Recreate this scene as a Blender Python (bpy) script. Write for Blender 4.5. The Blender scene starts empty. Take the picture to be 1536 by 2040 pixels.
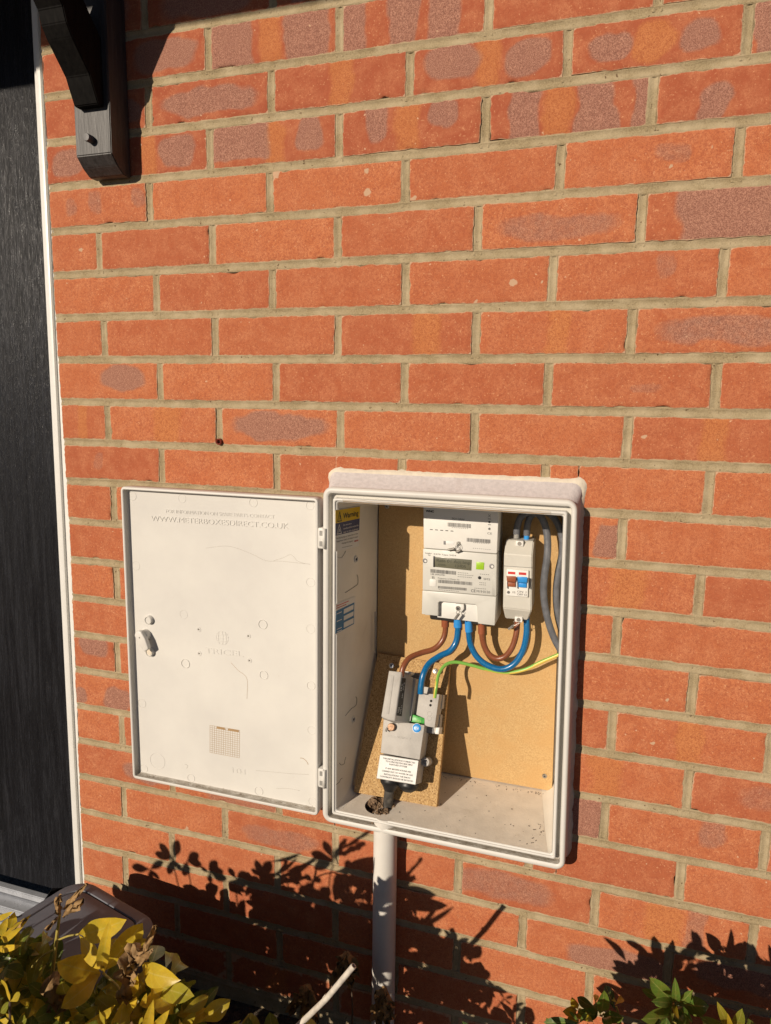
import bpy, bmesh, math, random
import numpy as np
from mathutils import Vector, Matrix, noise
R_ = math.radians
SC = bpy.context.scene
COL = SC.collection
random.seed(7)

# ------------------------------------------------------------------ camera
CF, CP, CE = 1404.94, Vector((.99145, -1.07877, .005246)), (1.4181506, -.0148666, .3115534)
cd = bpy.data.cameras.new('camera'); cam = bpy.data.objects.new('camera', cd); COL.objects.link(cam)
cam.location = CP; cam.rotation_euler = CE
cd.sensor_fit = 'VERTICAL'; cd.sensor_height = 24.0; cd.lens = 24.0 * CF / 2040.0
cd.clip_start = .02; cd.clip_end = 500
SC.camera = cam
from mathutils import Euler
CM = Euler(CE, 'XYZ').to_matrix()

# ------------------------------------------------------------------ light
SUN = Vector((.44, 1.0, -.37))                      # the way the light travels
w = bpy.data.worlds.new("World"); SC.world = w; w.use_nodes = True
nt = w.node_tree; nt.nodes.clear()
sky = nt.nodes.new('ShaderNodeTexSky'); sky.sky_type = 'NISHITA'; sky.sun_disc = False
el = math.asin(-SUN.z / SUN.length)
sky.sun_elevation = el; sky.sun_rotation = math.atan2(-SUN.x, -SUN.y) % (2 * math.pi)
sky.air_density = .35; sky.dust_density = .1; sky.ozone_density = 1.0
bg = nt.nodes.new('ShaderNodeBackground'); bg.inputs[1].default_value = .05
wo = nt.nodes.new('ShaderNodeOutputWorld')
nt.links.new(sky.outputs[0], bg.inputs[0]); nt.links.new(bg.outputs[0], wo.inputs[0])
sl = bpy.data.lights.new('sun', 'SUN'); sl.energy = 4.6; sl.angle = R_(.5); sl.color = (1, .865, .70)
so = bpy.data.objects.new('sun', sl); COL.objects.link(so)
so.rotation_euler = SUN.to_track_quat('-Z', 'Y').to_euler(); so.location = (-2, -4, 2)
SC.view_settings.view_transform = 'Standard'; SC.view_settings.look = 'None'
SC.view_settings.exposure = 0.0; SC.view_settings.gamma = 1

# ------------------------------------------------------------------ measuring helpers
def ray(px, py):
    return CM @ Vector(((px - 768) / CF, -(py - 1020) / CF, -1))
def at(px, py, y):
    d = ray(px, py); return CP + d * ((y - CP.y) / d.y)
def atz(px, py, z):
    d = ray(px, py); return CP + d * ((z - CP.z) / d.z)
def atx(px, py, x):
    d = ray(px, py); return CP + d * ((x - CP.x) / d.x)
def pix(P):
    c = CM.transposed() @ (Vector(P) - CP)
    if c.z > -.01: return (-9999, -9999)
    return (768 + CF * c.x / -c.z, 1020 - CF * c.y / -c.z)

class PL:                                            # a local plane: O + u U + v V + h N
    def __init__(s, O, U, V):
        s.O = Vector(O); s.U = Vector(U).normalized(); s.N = s.U.cross(Vector(V)).normalized()
        s.V = s.N.cross(s.U).normalized()
    def w(s, u, v, h=0): return s.O + s.U * u + s.V * v + s.N * h
    def hit(s, px, py, h=0):
        d = ray(px, py); t = (s.O + s.N * h - CP).dot(s.N) / d.dot(s.N)
        r = CP + d * t - s.O
        return (r.dot(s.U), r.dot(s.V))
    def M(s, u, v, h=0, rot=0, sx=1, sy=1):
        m = Matrix((s.U, s.V, s.N)).transposed().to_4x4()
        return Matrix.Translation(s.w(u, v, h)) @ m @ Matrix.Rotation(rot, 4, 'Z') @ Matrix.Diagonal((sx, sy, 1, 1))
def YP(y): return PL((0, y, 0), (1, 0, 0), (0, 0, 1))   # vertical plane facing the street (N = -y)

# ------------------------------------------------------------------ objects
def tag(o, label, cat=None, group=None, kind=None):
    if label: o['label'] = label
    if cat: o['category'] = cat
    if group: o['group'] = group
    if kind: o['kind'] = kind
    return o
def thing(name, loc, label, cat, group=None):
    o = bpy.data.objects.new(name, None); COL.objects.link(o); o.location = loc
    o.empty_display_size = .05
    return tag(o, label, cat, group)
def chain_inv(p):
    M = Matrix()
    q = p
    while q is not None:
        if q.type == 'EMPTY': return Matrix.Translation(-q.location)
        if q.parent is None: return Matrix()
        # child meshes carry identity world transforms
        q = None
    return M
def link(name, me, mats, parent=None, smooth=False, angle=None):
    o = bpy.data.objects.new(name, me); COL.objects.link(o)
    for m in (mats if isinstance(mats, (list, tuple)) else [mats]): me.materials.append(m)
    if parent is not None:
        o.parent = parent; o.matrix_parent_inverse = chain_inv(parent)
    if smooth:
        me.polygons.foreach_set('use_smooth', [True] * len(me.polygons))
        if angle is not None: me.set_sharp_from_angle(angle=R_(angle))
    return o
def obj(name, bm, mats, parent=None, smooth=False, angle=35):
    me = bpy.data.meshes.new(name); bm.to_mesh(me); bm.free()
    return link(name, me, mats, parent, smooth, angle)

def poly(bm, pl, front, back=None, h0=0, h1=0, bevel=0, seg=2, mi=0):
    """front: uv list at height h1, back: uv list at height h0 (defaults to front)"""
    back = back or front
    a = [bm.verts.new(pl.w(u, v, h1)) for u, v in front]
    b = [bm.verts.new(pl.w(u, v, h0)) for u, v in back]
    n = len(a); fs = []
    f = bm.faces.new(a); fs.append(f)
    fs.append(bm.faces.new(b[::-1]))
    for i in range(n):
        fs.append(bm.faces.new((a[i], b[i], b[(i + 1) % n], a[(i + 1) % n])))
    bmesh.ops.recalc_face_normals(bm, faces=fs)
    if bevel:
        es = set()
        for i in range(n):
            for x, y in ((a[i], a[(i + 1) % n]), (a[i], b[i])):
                e = bm.edges.get((x, y))
                if e: es.add(e)
        r = bmesh.ops.bevel(bm, geom=list(es), offset=bevel, segments=seg, affect='EDGES', profile=.5, clamp_overlap=True)
    for f in bm.faces:
        pass
    return bm
def rr(x0, z0, x1, z1, r, n=5):
    out = []
    for cx, cz, a0 in ((x1 - r, z1 - r, 0), (x0 + r, z1 - r, 90), (x0 + r, z0 + r, 180), (x1 - r, z0 + r, 270)):
        for k in range(n + 1):
            a = R_(a0 + 90 * k / n); out.append((cx + r * math.cos(a), cz + r * math.sin(a)))
    return out
def circ(u, v, r, n=20, ru=None):
    ru = ru or r
    return [(u + ru * math.cos(2 * math.pi * k / n), v + r * math.sin(2 * math.pi * k / n)) for k in range(n)]
def hits(pl, pts, h): return [pl.hit(x, y, h) for x, y in pts]
def box(bm, c, s, M=None):
    r = bmesh.ops.create_cube(bm, size=1)
    for v in r['verts']:
        v.co = Vector((v.co.x * s[0], v.co.y * s[1], v.co.z * s[2])) + Vector(c)
        if M: v.co = M @ v.co
    return r['verts']
def smooth_path(pts, n=8):
    pts = [Vector(p) for p in pts]; P = [pts[0] * 2 - pts[1]] + pts + [pts[-1] * 2 - pts[-2]]; out = []
    for i in range(1, len(P) - 2):
        a, b, c, d = P[i - 1:i + 3]
        for k in range(n):
            t = k / n
            out.append(.5 * ((2 * b) + (c - a) * t + (2 * a - 5 * b + 4 * c - d) * t * t + (3 * b - a - 3 * c + d) * t ** 3))
    out.append(pts[-1]); return out
def tube(bm, pts, r, seg=14, n=8, caps=True, sm=True):
    path = smooth_path(pts, n) if sm and len(pts) > 2 else [Vector(p) for p in pts]
    N = len(path); rs = r if isinstance(r, (list, tuple)) else None
    up = None; rings = []
    for i, p in enumerate(path):
        t = (path[min(i + 1, N - 1)] - path[max(i - 1, 0)]).normalized()
        if up is None:
            up = t.orthogonal().normalized()
        up = (up - t * up.dot(t)).normalized(); s = t.cross(up)
        if rs:
            f = i / (N - 1) * (len(rs) - 1); k = min(int(f), len(rs) - 2); q = rs[k] + (rs[k + 1] - rs[k]) * (f - k)
        else: q = r
        rings.append([bm.verts.new(p + (up * math.cos(a) + s * math.sin(a)) * q) for a in [2 * math.pi * j / seg for j in range(seg)]])
    for a, b in zip(rings, rings[1:]):
        for j in range(seg):
            f = bm.faces.new((a[j], a[(j + 1) % seg], b[(j + 1) % seg], b[j])); f.smooth = True
    if caps:
        bm.faces.new(rings[0][::-1]); bm.faces.new(rings[-1])
    return rings
def lathe(bm, M, prof, seg=24):
    """prof: (radius, height) along local z of M"""
    rings = []
    for r, h in prof:
        rings.append([bm.verts.new(M @ Vector((r * math.cos(2 * math.pi * j / seg), r * math.sin(2 * math.pi * j / seg), h))) for j in range(seg)])
    for a, b in zip(rings, rings[1:]):
        for j in range(seg): bm.faces.new((a[j], a[(j + 1) % seg], b[(j + 1) % seg], b[j]))
    bm.faces.new(rings[0][::-1]); bm.faces.new(rings[-1])
    return bm

class Txt:                                           # collects lettering; each separate block of print becomes one mesh
    def __init__(s): s.v = []; s.f = []; s.gap = .020
    def add(s, text, M, size, ax='LEFT', ext=0, bold=0, sx=1, space=1):
        cu = bpy.data.curves.new('t', 'FONT'); cu.body = text; cu.size = size; cu.align_x = ax; cu.align_y = 'CENTER'
        cu.extrude = ext; cu.offset = bold; cu.resolution_u = 3; cu.space_character = space
        o = bpy.data.objects.new('t', cu); me = bpy.data.meshes.new_from_object(o)
        b = len(s.v); Sx = Matrix.Diagonal((sx, 1, 1, 1))
        s.v += [M @ Sx @ v.co for v in me.vertices]; s.f += [tuple(b + i for i in p.vertices) for p in me.polygons]
        bpy.data.objects.remove(o); bpy.data.curves.remove(cu); bpy.data.meshes.remove(me)
    def quad(s, pl, uvs, h):
        b = len(s.v); s.v += [pl.w(u, v, h) for u, v in uvs]; s.f.append(tuple(range(b, b + len(uvs))))
    def build(s, name, m, parent):
        V = np.array([tuple(v) for v in s.v]); C_ = np.array([V[list(f)].mean(0) for f in s.f]); lab = list(range(len(s.f)))
        todo = set(lab); groups = []
        while todo:
            seed = todo.pop(); grp = [seed]; st = [seed]
            while st:
                i = st.pop()
                if not todo: break
                t = np.array(sorted(todo)); d = np.abs(C_[t] - C_[i]).max(1)
                for j in t[d < s.gap]: todo.discard(int(j)); grp.append(int(j)); st.append(int(j))
            groups.append(sorted(grp))
        o = None
        for grp in groups:
            ids = sorted({i for g in grp for i in s.f[g]}); mp = {i: k for k, i in enumerate(ids)}
            me = bpy.data.meshes.new(name); me.from_pydata([tuple(V[i]) for i in ids], [], [tuple(mp[i] for i in s.f[g]) for g in grp])
            bm = bmesh.new(); bm.from_mesh(me); bmesh.ops.recalc_face_normals(bm, faces=bm.faces); bm.to_mesh(me); bm.free()
            o = link(name, me, m, parent)
        return o

# ------------------------------------------------------------------ materials
def newmat(name):
    m = bpy.data.materials.new(name); m.use_nodes = True; n = m.node_tree; n.nodes.clear()
    out = n.nodes.new('ShaderNodeOutputMaterial'); b = n.nodes.new('ShaderNodeBsdfPrincipled')
    n.links.new(b.outputs[0], out.inputs[0]); return m, n, b, out
def N_(n, t, **k):
    o = n.nodes.new(t)
    for a, b in k.items(): setattr(o, a, b)
    return o
def noise_n(n, scale, detail=3, rough=.6, vec=None, dist=0):
    q = N_(n, 'ShaderNodeTexNoise'); q.inputs['Scale'].default_value = scale; q.inputs['Detail'].default_value = detail
    q.inputs['Roughness'].default_value = rough; q.inputs['Distortion'].default_value = dist
    if vec is not None: n.links.new(vec, q.inputs['Vector'])
    return q.outputs['Fac']
def ramp(n, fac, stops, interp='LINEAR'):
    r = N_(n, 'ShaderNodeValToRGB'); r.color_ramp.interpolation = interp
    e = r.color_ramp.elements
    while len(e) < len(stops): e.new(.5)
    for k, (p, c) in enumerate(stops):
        e[k].position = p; e[k].color = (c, c, c, 1) if isinstance(c, (int, float)) else (*c, 1)
    n.links.new(fac, r.inputs[0]); return r.outputs[0]
def mix(n, fac, a, b, mode='MIX'):
    m = N_(n, 'ShaderNodeMix', data_type='RGBA', blend_type=mode)
    for s, x in ((0, fac), (6, a), (7, b)):
        if isinstance(x, (int, float)): m.inputs[s].default_value = x if s == 0 else (x, x, x, 1)
        elif isinstance(x, tuple): m.inputs[s].default_value = (*x, 1)
        else: n.links.new(x, m.inputs[s])
    return m.outputs[2]
def mth(n, op, a, b=0, clamp=False):
    m = N_(n, 'ShaderNodeMath', operation=op, use_clamp=clamp)
    for s, x in ((0, a), (1, b)):
        if isinstance(x, (int, float)): m.inputs[s].default_value = x
        else: n.links.new(x, m.inputs[s])
    return m.outputs[0]
def bump(n, b, h, strength, dist=.001):
    k = N_(n, 'ShaderNodeBump'); k.inputs['Strength'].default_value = strength; k.inputs['Distance'].default_value = dist
    n.links.new(h, k.inputs['Height']); n.links.new(k.outputs[0], b.inputs['Normal']); return k
def pos(n, sc=None):
    g = N_(n, 'ShaderNodeNewGeometry').outputs['Position']
    if sc is None: return g
    m = N_(n, 'ShaderNodeMapping'); m.inputs['Scale'].default_value = sc; n.links.new(g, m.inputs[0]); return m.outputs[0]
def plain(name, c, rough=.5, var=.12, vs=60, bs=0, bsc=400, metal=0, spec=None, dirt=0, dirtc=(.25, .2, .14), coat=0):
    m, n, b, _ = newmat(name); p = pos(n)
    c2 = tuple(x * (1 - var) for x in c)
    col = mix(n, ramp(n, noise_n(n, vs, 4, .6, p), [(.35, 0), (.65, 1)]), c2, c)
    if dirt:
        d = ramp(n, noise_n(n, 26, 7, .72, p, .4), [(.56, 0), (.72, 1)])
        col = mix(n, mth(n, 'MULTIPLY', d, dirt), col, dirtc)
    n.links.new(col, b.inputs['Base Color'])
    rr_ = ramp(n, noise_n(n, vs * 2, 3, .6, p), [(.3, max(rough - .08, 0)), (.7, min(rough + .08, 1))])
    n.links.new(rr_, b.inputs['Roughness'])
    b.inputs['Metallic'].default_value = metal
    if coat: b.inputs['Coat Weight'].default_value = coat
    if spec is not None: b.inputs['Specular IOR Level'].default_value = spec
    if bs: bump(n, b, noise_n(n, bsc, 3, .6, p), bs)
    return m

M = {}
# brick
m, n, b, _ = newmat('brick'); p = pos(n)
at_ = N_(n, 'ShaderNodeAttribute', attribute_name='patch'); sp = N_(n, 'ShaderNodeSeparateColor'); n.links.new(at_.outputs['Color'], sp.inputs[0])
fine = noise_n(n, 700, 2, .7, p); mid = noise_n(n, 210, 3, .65, p); low = noise_n(n, 9, 4, .6, p)
g = ramp(n, fine, [(.30, 0), (.70, 1)])
red = mix(n, ramp(n, low, [(.35, 0), (.65, 1)]), (.475, .145, .059), (.525, .178, .072))
red = mix(n, sp.outputs[2], red, (.34, .084, .041))
red = mix(n, ramp(n, noise_n(n, 34, 4, .65, p, .5), [(.40, 0), (.68, .45)]), red, (.62, .27, .135))
red = mix(n, ramp(n, mth(n, 'ADD', mth(n, 'MULTIPLY', fine, .6), mth(n, 'MULTIPLY', mid, .4)), [(.40, .85), (.56, 0)]), red, (.33, .088, .042))
red = mix(n, ramp(n, noise_n(n, 330, 2, .5, p), [(.62, 0), (.75, .55)]), red, (.72, .38, .20))
pur = mix(n, ramp(n, fine, [(.38, 0), (.62, 1)]), (.17, .088, .068), (.47, .255, .185))
pur = mix(n, ramp(n, mid, [(.3, .5), (.6, 0)]), pur, (.20, .09, .065))
ora = mix(n, g, (.45, .155, .052), (.56, .225, .075))
def soft(mask, am=.55):
    wob = mth(n, 'MULTIPLY', mth(n, 'SUBTRACT', noise_n(n, 60, 4, .7, p), .5), am)
    return ramp(n, mth(n, 'ADD', mask, wob), [(.25, 0), (.78, 1)])
ora = mix(n, ramp(n, mth(n, 'ADD', mth(n, 'MULTIPLY', fine, .6), mth(n, 'MULTIPLY', mid, .4)), [(.40, .8), (.53, 0)]), ora, (.33, .10, .034))
col = mix(n, mth(n, 'MULTIPLY', soft(sp.outputs[1], .9), .62), red, ora)
col = mix(n, mth(n, 'MULTIPLY', soft(sp.outputs[0]), .80), col, pur)
ed = at_.outputs['Alpha']
smear = ramp(n, mth(n, 'ADD', ed, mth(n, 'MULTIPLY', mth(n, 'SUBTRACT', noise_n(n, 90, 5, .7, p), .5), 1.3)), [(.74, 0), (1.0, .85)])
col = mix(n, smear, col, (.52, .36, .235))
spot = ramp(n, noise_n(n, 120, 1, .4, p), [(.765, 0), (.80, .8)])
col = mix(n, spot, col, (.62, .40, .26))
n.links.new(col, b.inputs['Base Color']); b.inputs['Roughness'].default_value = .9; b.inputs['Specular IOR Level'].default_value = .25
bump(n, b, mth(n, 'ADD', mth(n, 'MULTIPLY', fine, .7), mth(n, 'MULTIPLY', mid, .6)), .55, .0012)
M['brick'] = m
# mortar
m, n, b, _ = newmat('mortar'); p = pos(n)
f = noise_n(n, 620, 3, .7, p)
col = mix(n, ramp(n, f, [(.3, 0), (.7, 1)]), (.24, .182, .102), (.42, .332, .20))
col = mix(n, ramp(n, noise_n(n, 22, 5, .65, p), [(.4, 0), (.66, .8)]), col, (.475, .385, .25))
col = mix(n, ramp(n, noise_n(n, 170, 2, .5, p), [(.70, 0), (.75, 1)]), col, (.14, .09, .05))
n.links.new(col, b.inputs['Base Color']); b.inputs['Roughness'].default_value = .95; b.inputs['Specular IOR Level'].default_value = .15
bump(n, b, mth(n, 'ADD', f, noise_n(n, 160, 4, .6, p)), .6, .0016); M['mortar'] = m
# GRP plastic of the box
m, n, b, _ = newmat('cream_plastic'); p = pos(n)
col = mix(n, ramp(n, noise_n(n, 7, 5, .6, p), [(.35, 0), (.65, 1)]), (.60, .58, .545), (.665, .645, .60))
col = mix(n, ramp(n, noise_n(n, 320, 4, .7, p), [(.69, 0), (.76, .6)]), col, (.42, .33, .22))
n.links.new(col, b.inputs['Base Color']); b.inputs['Roughness'].default_value = .48
bump(n, b, noise_n(n, 90, 4, .55, p), .12, .001); M['cream'] = m
M['cream_worn'] = plain('weathered_cream_plastic', (.60, .55, .54), .75, .16, 160, .6, 500, dirt=.35, dirtc=(.42, .34, .30))
M['inside'] = plain('inner_plastic', (.76, .72, .64), .5, .10, 14, .1, 60, dirt=.12)
M['floor_dirty'] = plain('dusty_plastic_floor', (.74, .665, .57), .8, .14, 30, .4, 300, dirt=.3, dirtc=(.34, .26, .18))
m, n, b, _ = newmat('dirty_gutter'); p = pos(n)
z = N_(n, 'ShaderNodeSeparateXYZ'); n.links.new(p, z.inputs[0])
low_ = ramp(n, mth(n, 'MULTIPLY', z.outputs[2], -1), [(.668, 0), (.70, 1)])
dn = ramp(n, noise_n(n, 120, 7, .8, pos(n, (.45, 1, 1.8))), [(.36, 0), (.58, 1)])
col = mix(n, mth(n, 'MULTIPLY', low_, mth(n, 'ADD', mth(n, 'MULTIPLY', dn, .62), .22)), (.60, .575, .52), (.16, .12, .075))
n.links.new(col, b.inputs['Base Color']); b.inputs['Roughness'].default_value = .7
bump(n, b, dn, .4, .001); M['gutter'] = m
M['sealant'] = plain('cream_sealant', (.68, .60, .48), .7, .14, 90, .8, 160)
M['whiteseal'] = plain('white_sealant', (.68, .66, .61), .5, .08, 60, .3, 120)
M['upvc'] = plain('white_upvc', (.70, .69, .66), .35, .04, 30)
# MDF and chipboard
m, n, b, _ = newmat('fibreboard'); p = pos(n)
f = noise_n(n, 420, 4, .75, p)
col = mix(n, ramp(n, f, [(.3, 0), (.7, 1)]), (.40, .24, .098), (.60, .405, .185))
col = mix(n, ramp(n, noise_n(n, 30, 5, .6, p), [(.42, 0), (.62, .6)]), col, (.50, .30, .12))
n.links.new(col, b.inputs['Base Color']); b.inputs['Roughness'].default_value = .75; b.inputs['Specular IOR Level'].default_value = .3
bump(n, b, f, .35, .0008); M['mdf'] = m
m, n, b, _ = newmat('chipboard'); p = pos(n)
v = N_(n, 'ShaderNodeTexVoronoi'); v.inputs['Scale'].default_value = 820; n.links.new(pos(n, (1, 1, .55)), v.inputs['Vector'])
sv = N_(n, 'ShaderNodeSeparateColor'); n.links.new(v.outputs['Color'], sv.inputs[0])
col = ramp(n, sv.outputs[0], [(0, (.20, .105, .04)), (.16, (.36, .21, .08)), (.6, (.46, .285, .115)), (1, (.58, .39, .18))])
n.links.new(col, b.inputs['Base Color']); b.inputs['Roughness'].default_value = .85
bump(n, b, sv.outputs[1], .4, .0008); M['chip'] = m
M['meter_white'] = plain('meter_white_plastic', (.74, .725, .685), .38, .03, 30, .1, 600)
M['meter_grey'] = plain('meter_pale_grey_plastic', (.60, .59, .545), .42, .04, 30, .12, 700)
M['iso'] = plain('isolator_plastic', (.56, .54, .485), .4, .05, 30, .12, 500)
M['cut'] = plain('cutout_grey_plastic', (.46, .435, .40), .6, .14, 70, .35, 300, dirt=.25, dirtc=(.3, .26, .22))
M['cut_dark'] = plain('cutout_dark_grey', (.20, .195, .20), .55, .12, 60, .2, 300)
M['black'] = plain('black_plastic', (.018, .017, .017), .45, .3, 40)
M['ink'] = plain('black_ink', (.03, .03, .032), .6, .1)
M['faintline'] = plain('faint_crack', (.40, .36, .30), .7, .2, 90)
M['greyink'] = plain('grey_ink', (.13, .125, .12), .6, .1)
M['paper'] = plain('white_label', (.70, .69, .66), .5, .04, 40)
M['whiteink'] = plain('white_print', (.75, .74, .72), .5, .02)
M['lcd'] = plain('lcd_glass', (.155, .150, .105), .25, .12, 20)
M['lcdink'] = plain('lcd_segments', (.05, .05, .035), .4, .1)
M['green'] = plain('green_plastic', (.33, .55, .03), .35, .1, 60)
M['dgreen'] = plain('green_print', (.05, .38, .05), .4, .4, 90)
M['blue'] = plain('blue_insulation', (.004, .13, .33), .28, .12, 60, coat=.2)
M['bluel'] = plain('light_blue_plastic', (.03, .27, .68), .35, .08, 60)
M['brown'] = plain('brown_insulation', (.23, .072, .030), .32, .15, 60, coat=.2)
M['brownl'] = plain('brown_sleeve', (.30, .085, .035), .4, .12, 60)
M['grey'] = plain('grey_sheath', (.13, .135, .15), .42, .25, 90, .2, 200, dirt=.25, dirtc=(.35, .34, .33))
M['grey2'] = plain('pale_grey_sheath', (.30, .29, .27), .45, .1, 60)
m, n, b, _ = newmat('earth_insulation'); uv = N_(n, 'ShaderNodeAttribute', attribute_name='stripe')
n.links.new(mix(n, ramp(n, uv.outputs['Fac'], [(.45, 0), (.55, 1)]), (.66, .50, .09), (.20, .46, .08)), b.inputs['Base Color']); b.inputs['Roughness'].default_value = .35; M['earth'] = m
M['cable_black'] = plain('black_service_cable', (.085, .077, .068), .6, .5, 70, .3, 200, dirt=.5, dirtc=(.28, .24, .19))
M['steel'] = plain('zinc_screw', (.62, .60, .56), .32, .2, 200, metal=1)
M['brass'] = plain('copper_seal_screw', (.34, .20, .12), .5, .5, 260, .5, 300, metal=.6)
M['lead'] = plain('lead_seal', (.30, .28, .25), .5, .2, 300, .3, 300, metal=.7)
M['yellow'] = plain('yellow_print', (.72, .47, .02), .5, .05)
M['navy'] = plain('navy_print', (.035, .05, .14), .5, .1)
M['blueprint'] = plain('blue_print', (.01, .16, .34), .5, .1)
M['red'] = plain('red_print', (.55, .035, .03), .5, .1)
M['pipe'] = plain('ivory_upvc_pipe', (.70, .67, .62), .42, .06, 20, .1, 60, dirt=.15, dirtc=(.4, .33, .26))
M['caddy'] = plain('brown_grey_plastic', (.140, .145, .172), .6, .08, 30, .25, 900)
M['groove'] = plain('dark_groove', (.012, .011, .011), .6, .1)
M['liner'] = plain('black_polythene', (.008, .008, .008), .18, .2, 40)
M['alu'] = plain('anodised_sill', (.50, .52, .56), .3, .08, 30, metal=.35, dirt=.15)
M['boltpaint'] = plain('dark_grey_painted_steel', (.085, .082, .085), .45, .15, 60)
M['plug'] = plain('red_brown_plug', (.22, .03, .018), .5, .2)
M['dark'] = plain('dark_void', (.02, .017, .014), .9, .2)
M['soil'] = plain('soil', (.10, .065, .04), .95, .5, 60, 1, 90)
M['foam'] = plain('dirty_foam', (.26, .17, .10), .95, .45, 120, .9, 160)
M['cane'] = plain('weathered_cane', (.62, .56, .48), .7, .3, 120, .5, 160, dirt=.6, dirtc=(.25, .16, .1))
M['printbrown'] = plain('brown_print', (.42, .27, .13), .6, .25, 300)
M['roof'] = plain('black_painted_timber_roof', (.03, .028, .027), .5, .2)
# black timber, streaky
def timber(name, c1, c2, sc, rough, bs, spec=.5, dist=.0015):
    m, n, b, _ = newmat(name); v = pos(n, sc); f = noise_n(n, 1, 5, .65, v, .3)
    n.links.new(mix(n, ramp(n, f, [(.3, 0), (.7, 1)]), c1, c2), b.inputs['Base Color'])
    b.inputs['Roughness'].default_value = rough; b.inputs['Specular IOR Level'].default_value = spec
    bump(n, b, f, bs, dist); return m
M['timber_dark'] = timber('near_black_timber', (.004, .0035, .0035), (.010, .009, .008), (160, 160, 14), .7, .4, .08)  # brace only: much darker and less glossy than the post timber
M['timber'] = timber('black_stained_timber', (.022, .020, .020), (.06, .056, .056), (160, 160, 14), .5, .5)
m, n, b, _ = newmat('black_woodgrain_door')
f = noise_n(n, 1, 4, .7, pos(n, (420, 420, 42)), .4); f2 = noise_n(n, 1, 3, .6, pos(n, (90, 90, 5)), .6)
h = mth(n, 'ADD', mth(n, 'MULTIPLY', f, .7), mth(n, 'MULTIPLY', f2, .5))
n.links.new(ramp(n, f, [(.35, .62), (.62, .24)]), b.inputs['Roughness'])
col = mix(n, ramp(n, h, [(.56, 0), (.74, 1)]), (.006, .006, .008), (.026, .027, .032))
sp_ = ramp(n, noise_n(n, 240, 5, .8, pos(n)), [(.70, 0), (.76, .5)])
zz = N_(n, 'ShaderNodeSeparateXYZ'); n.links.new(pos(n), zz.inputs[0])
lo = ramp(n, mth(n, 'MULTIPLY', zz.outputs[2], -1), [(.70, 0), (.98, 1)])
col = mix(n, mth(n, 'MULTIPLY', sp_, lo), col, (.25, .19, .14))
n.links.new(col, b.inputs['Base Color']); b.inputs['Specular IOR Level'].default_value = .30
bump(n, b, h, 1.0, .0035); M['door'] = m
# leaves
def leafmat(name, stops, trans=.35, rough=.35):
    m, n, b, out = newmat(name); a = N_(n, 'ShaderNodeAttribute', attribute_name='leaf'); s = N_(n, 'ShaderNodeSeparateColor'); n.links.new(a.outputs['Color'], s.inputs[0])
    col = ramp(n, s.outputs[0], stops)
    p = pos(n)
    # midrib and veins stay with the leaf: second channel runs across it, third along it
    vein = ramp(n, s.outputs[1], [(0, 1), (.10, .0)])
    col = mix(n, mth(n, 'MULTIPLY', vein, .35), col, (.75, .68, .25))
    ln = mth(n, 'FRACT', mth(n, 'ADD', mth(n, 'MULTIPLY', s.outputs[2], 7), mth(n, 'MULTIPLY', s.outputs[1], -1.6)))
    col = mix(n, mth(n, 'MULTIPLY', ramp(n, ln, [(0, 1), (.12, 0)]), .18), col, (.75, .68, .25))
    col = mix(n, ramp(n, noise_n(n, 90, 4, .6, p), [(.45, 0), (.75, .35)]), col, (.30, .15, .03))
    col = mix(n, ramp(n, noise_n(n, 28, 3, .6, p), [(.42, 0), (.7, .5)]), col, (.20, .24, .03))
    tip = ramp(n, mth(n, 'ADD', s.outputs[2], mth(n, 'MULTIPLY', noise_n(n, 45, 3, .6, p), .42)), [(1.08, 0), (1.20, .85)])
    col = mix(n, tip, col, (.30, .15, .05))
    n.links.new(col, b.inputs['Base Color']); b.inputs['Roughness'].default_value = rough; b.inputs['Specular IOR Level'].default_value = .5
    tr = N_(n, 'ShaderNodeBsdfTranslucent'); n.links.new(col, tr.inputs[0])
    ms = N_(n, 'ShaderNodeMixShader'); ms.inputs[0].default_value = trans
    n.links.new(b.outputs[0], ms.inputs[1]); n.links.new(tr.outputs[0], ms.inputs[2]); n.links.new(ms.outputs[0], out.inputs[0])
    bump(n, b, noise_n(n, 150, 3, .5, p), .25, .001)
    return m
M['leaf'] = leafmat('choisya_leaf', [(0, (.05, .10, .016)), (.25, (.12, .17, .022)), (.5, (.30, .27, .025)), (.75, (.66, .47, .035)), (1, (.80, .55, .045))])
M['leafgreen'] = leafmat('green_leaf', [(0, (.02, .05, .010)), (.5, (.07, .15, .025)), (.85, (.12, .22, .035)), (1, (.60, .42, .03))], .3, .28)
M['withered'] = plain('withered_leaf', (.36, .215, .085), .75, .5, 90, .9, 130)
M['stem'] = plain('shrub_stem', (.42, .34, .08), .55, .3, 80)
M['wood'] = plain('woody_stem', (.12, .08, .05), .8, .4, 80, .5, 200)

# ------------------------------------------------------------------ setting: ground
bm = bmesh.new()
gs = 60
for i in range(gs + 1):
    for j in range(gs + 1):
        fx = (i / gs * 2 - 1); fy = (j / gs * 2 - 1)
        x = math.copysign(abs(fx) ** 3, fx) * 60; y = math.copysign(abs(fy) ** 3, fy) * 60
        bm.verts.new((x, y, -1.165 + .008 * noise.noise(Vector((x * 6, y * 6, 0)))))
bm.verts.ensure_lookup_table()
for i in range(gs):
    for j in range(gs):
        a = i * (gs + 1) + j; bm.faces.new([bm.verts[k] for k in (a, a + gs + 1, a + gs + 2, a + 1)])
m, n, b, _ = newmat('garden_ground'); p = pos(n)
n.links.new(mix(n, ramp(n, noise_n(n, 60, 6, .7, p), [(.35, 0), (.65, 1)]), (.07, .05, .035), (.20, .155, .11)), b.inputs['Base Color']); b.inputs['Roughness'].default_value = .95
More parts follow.
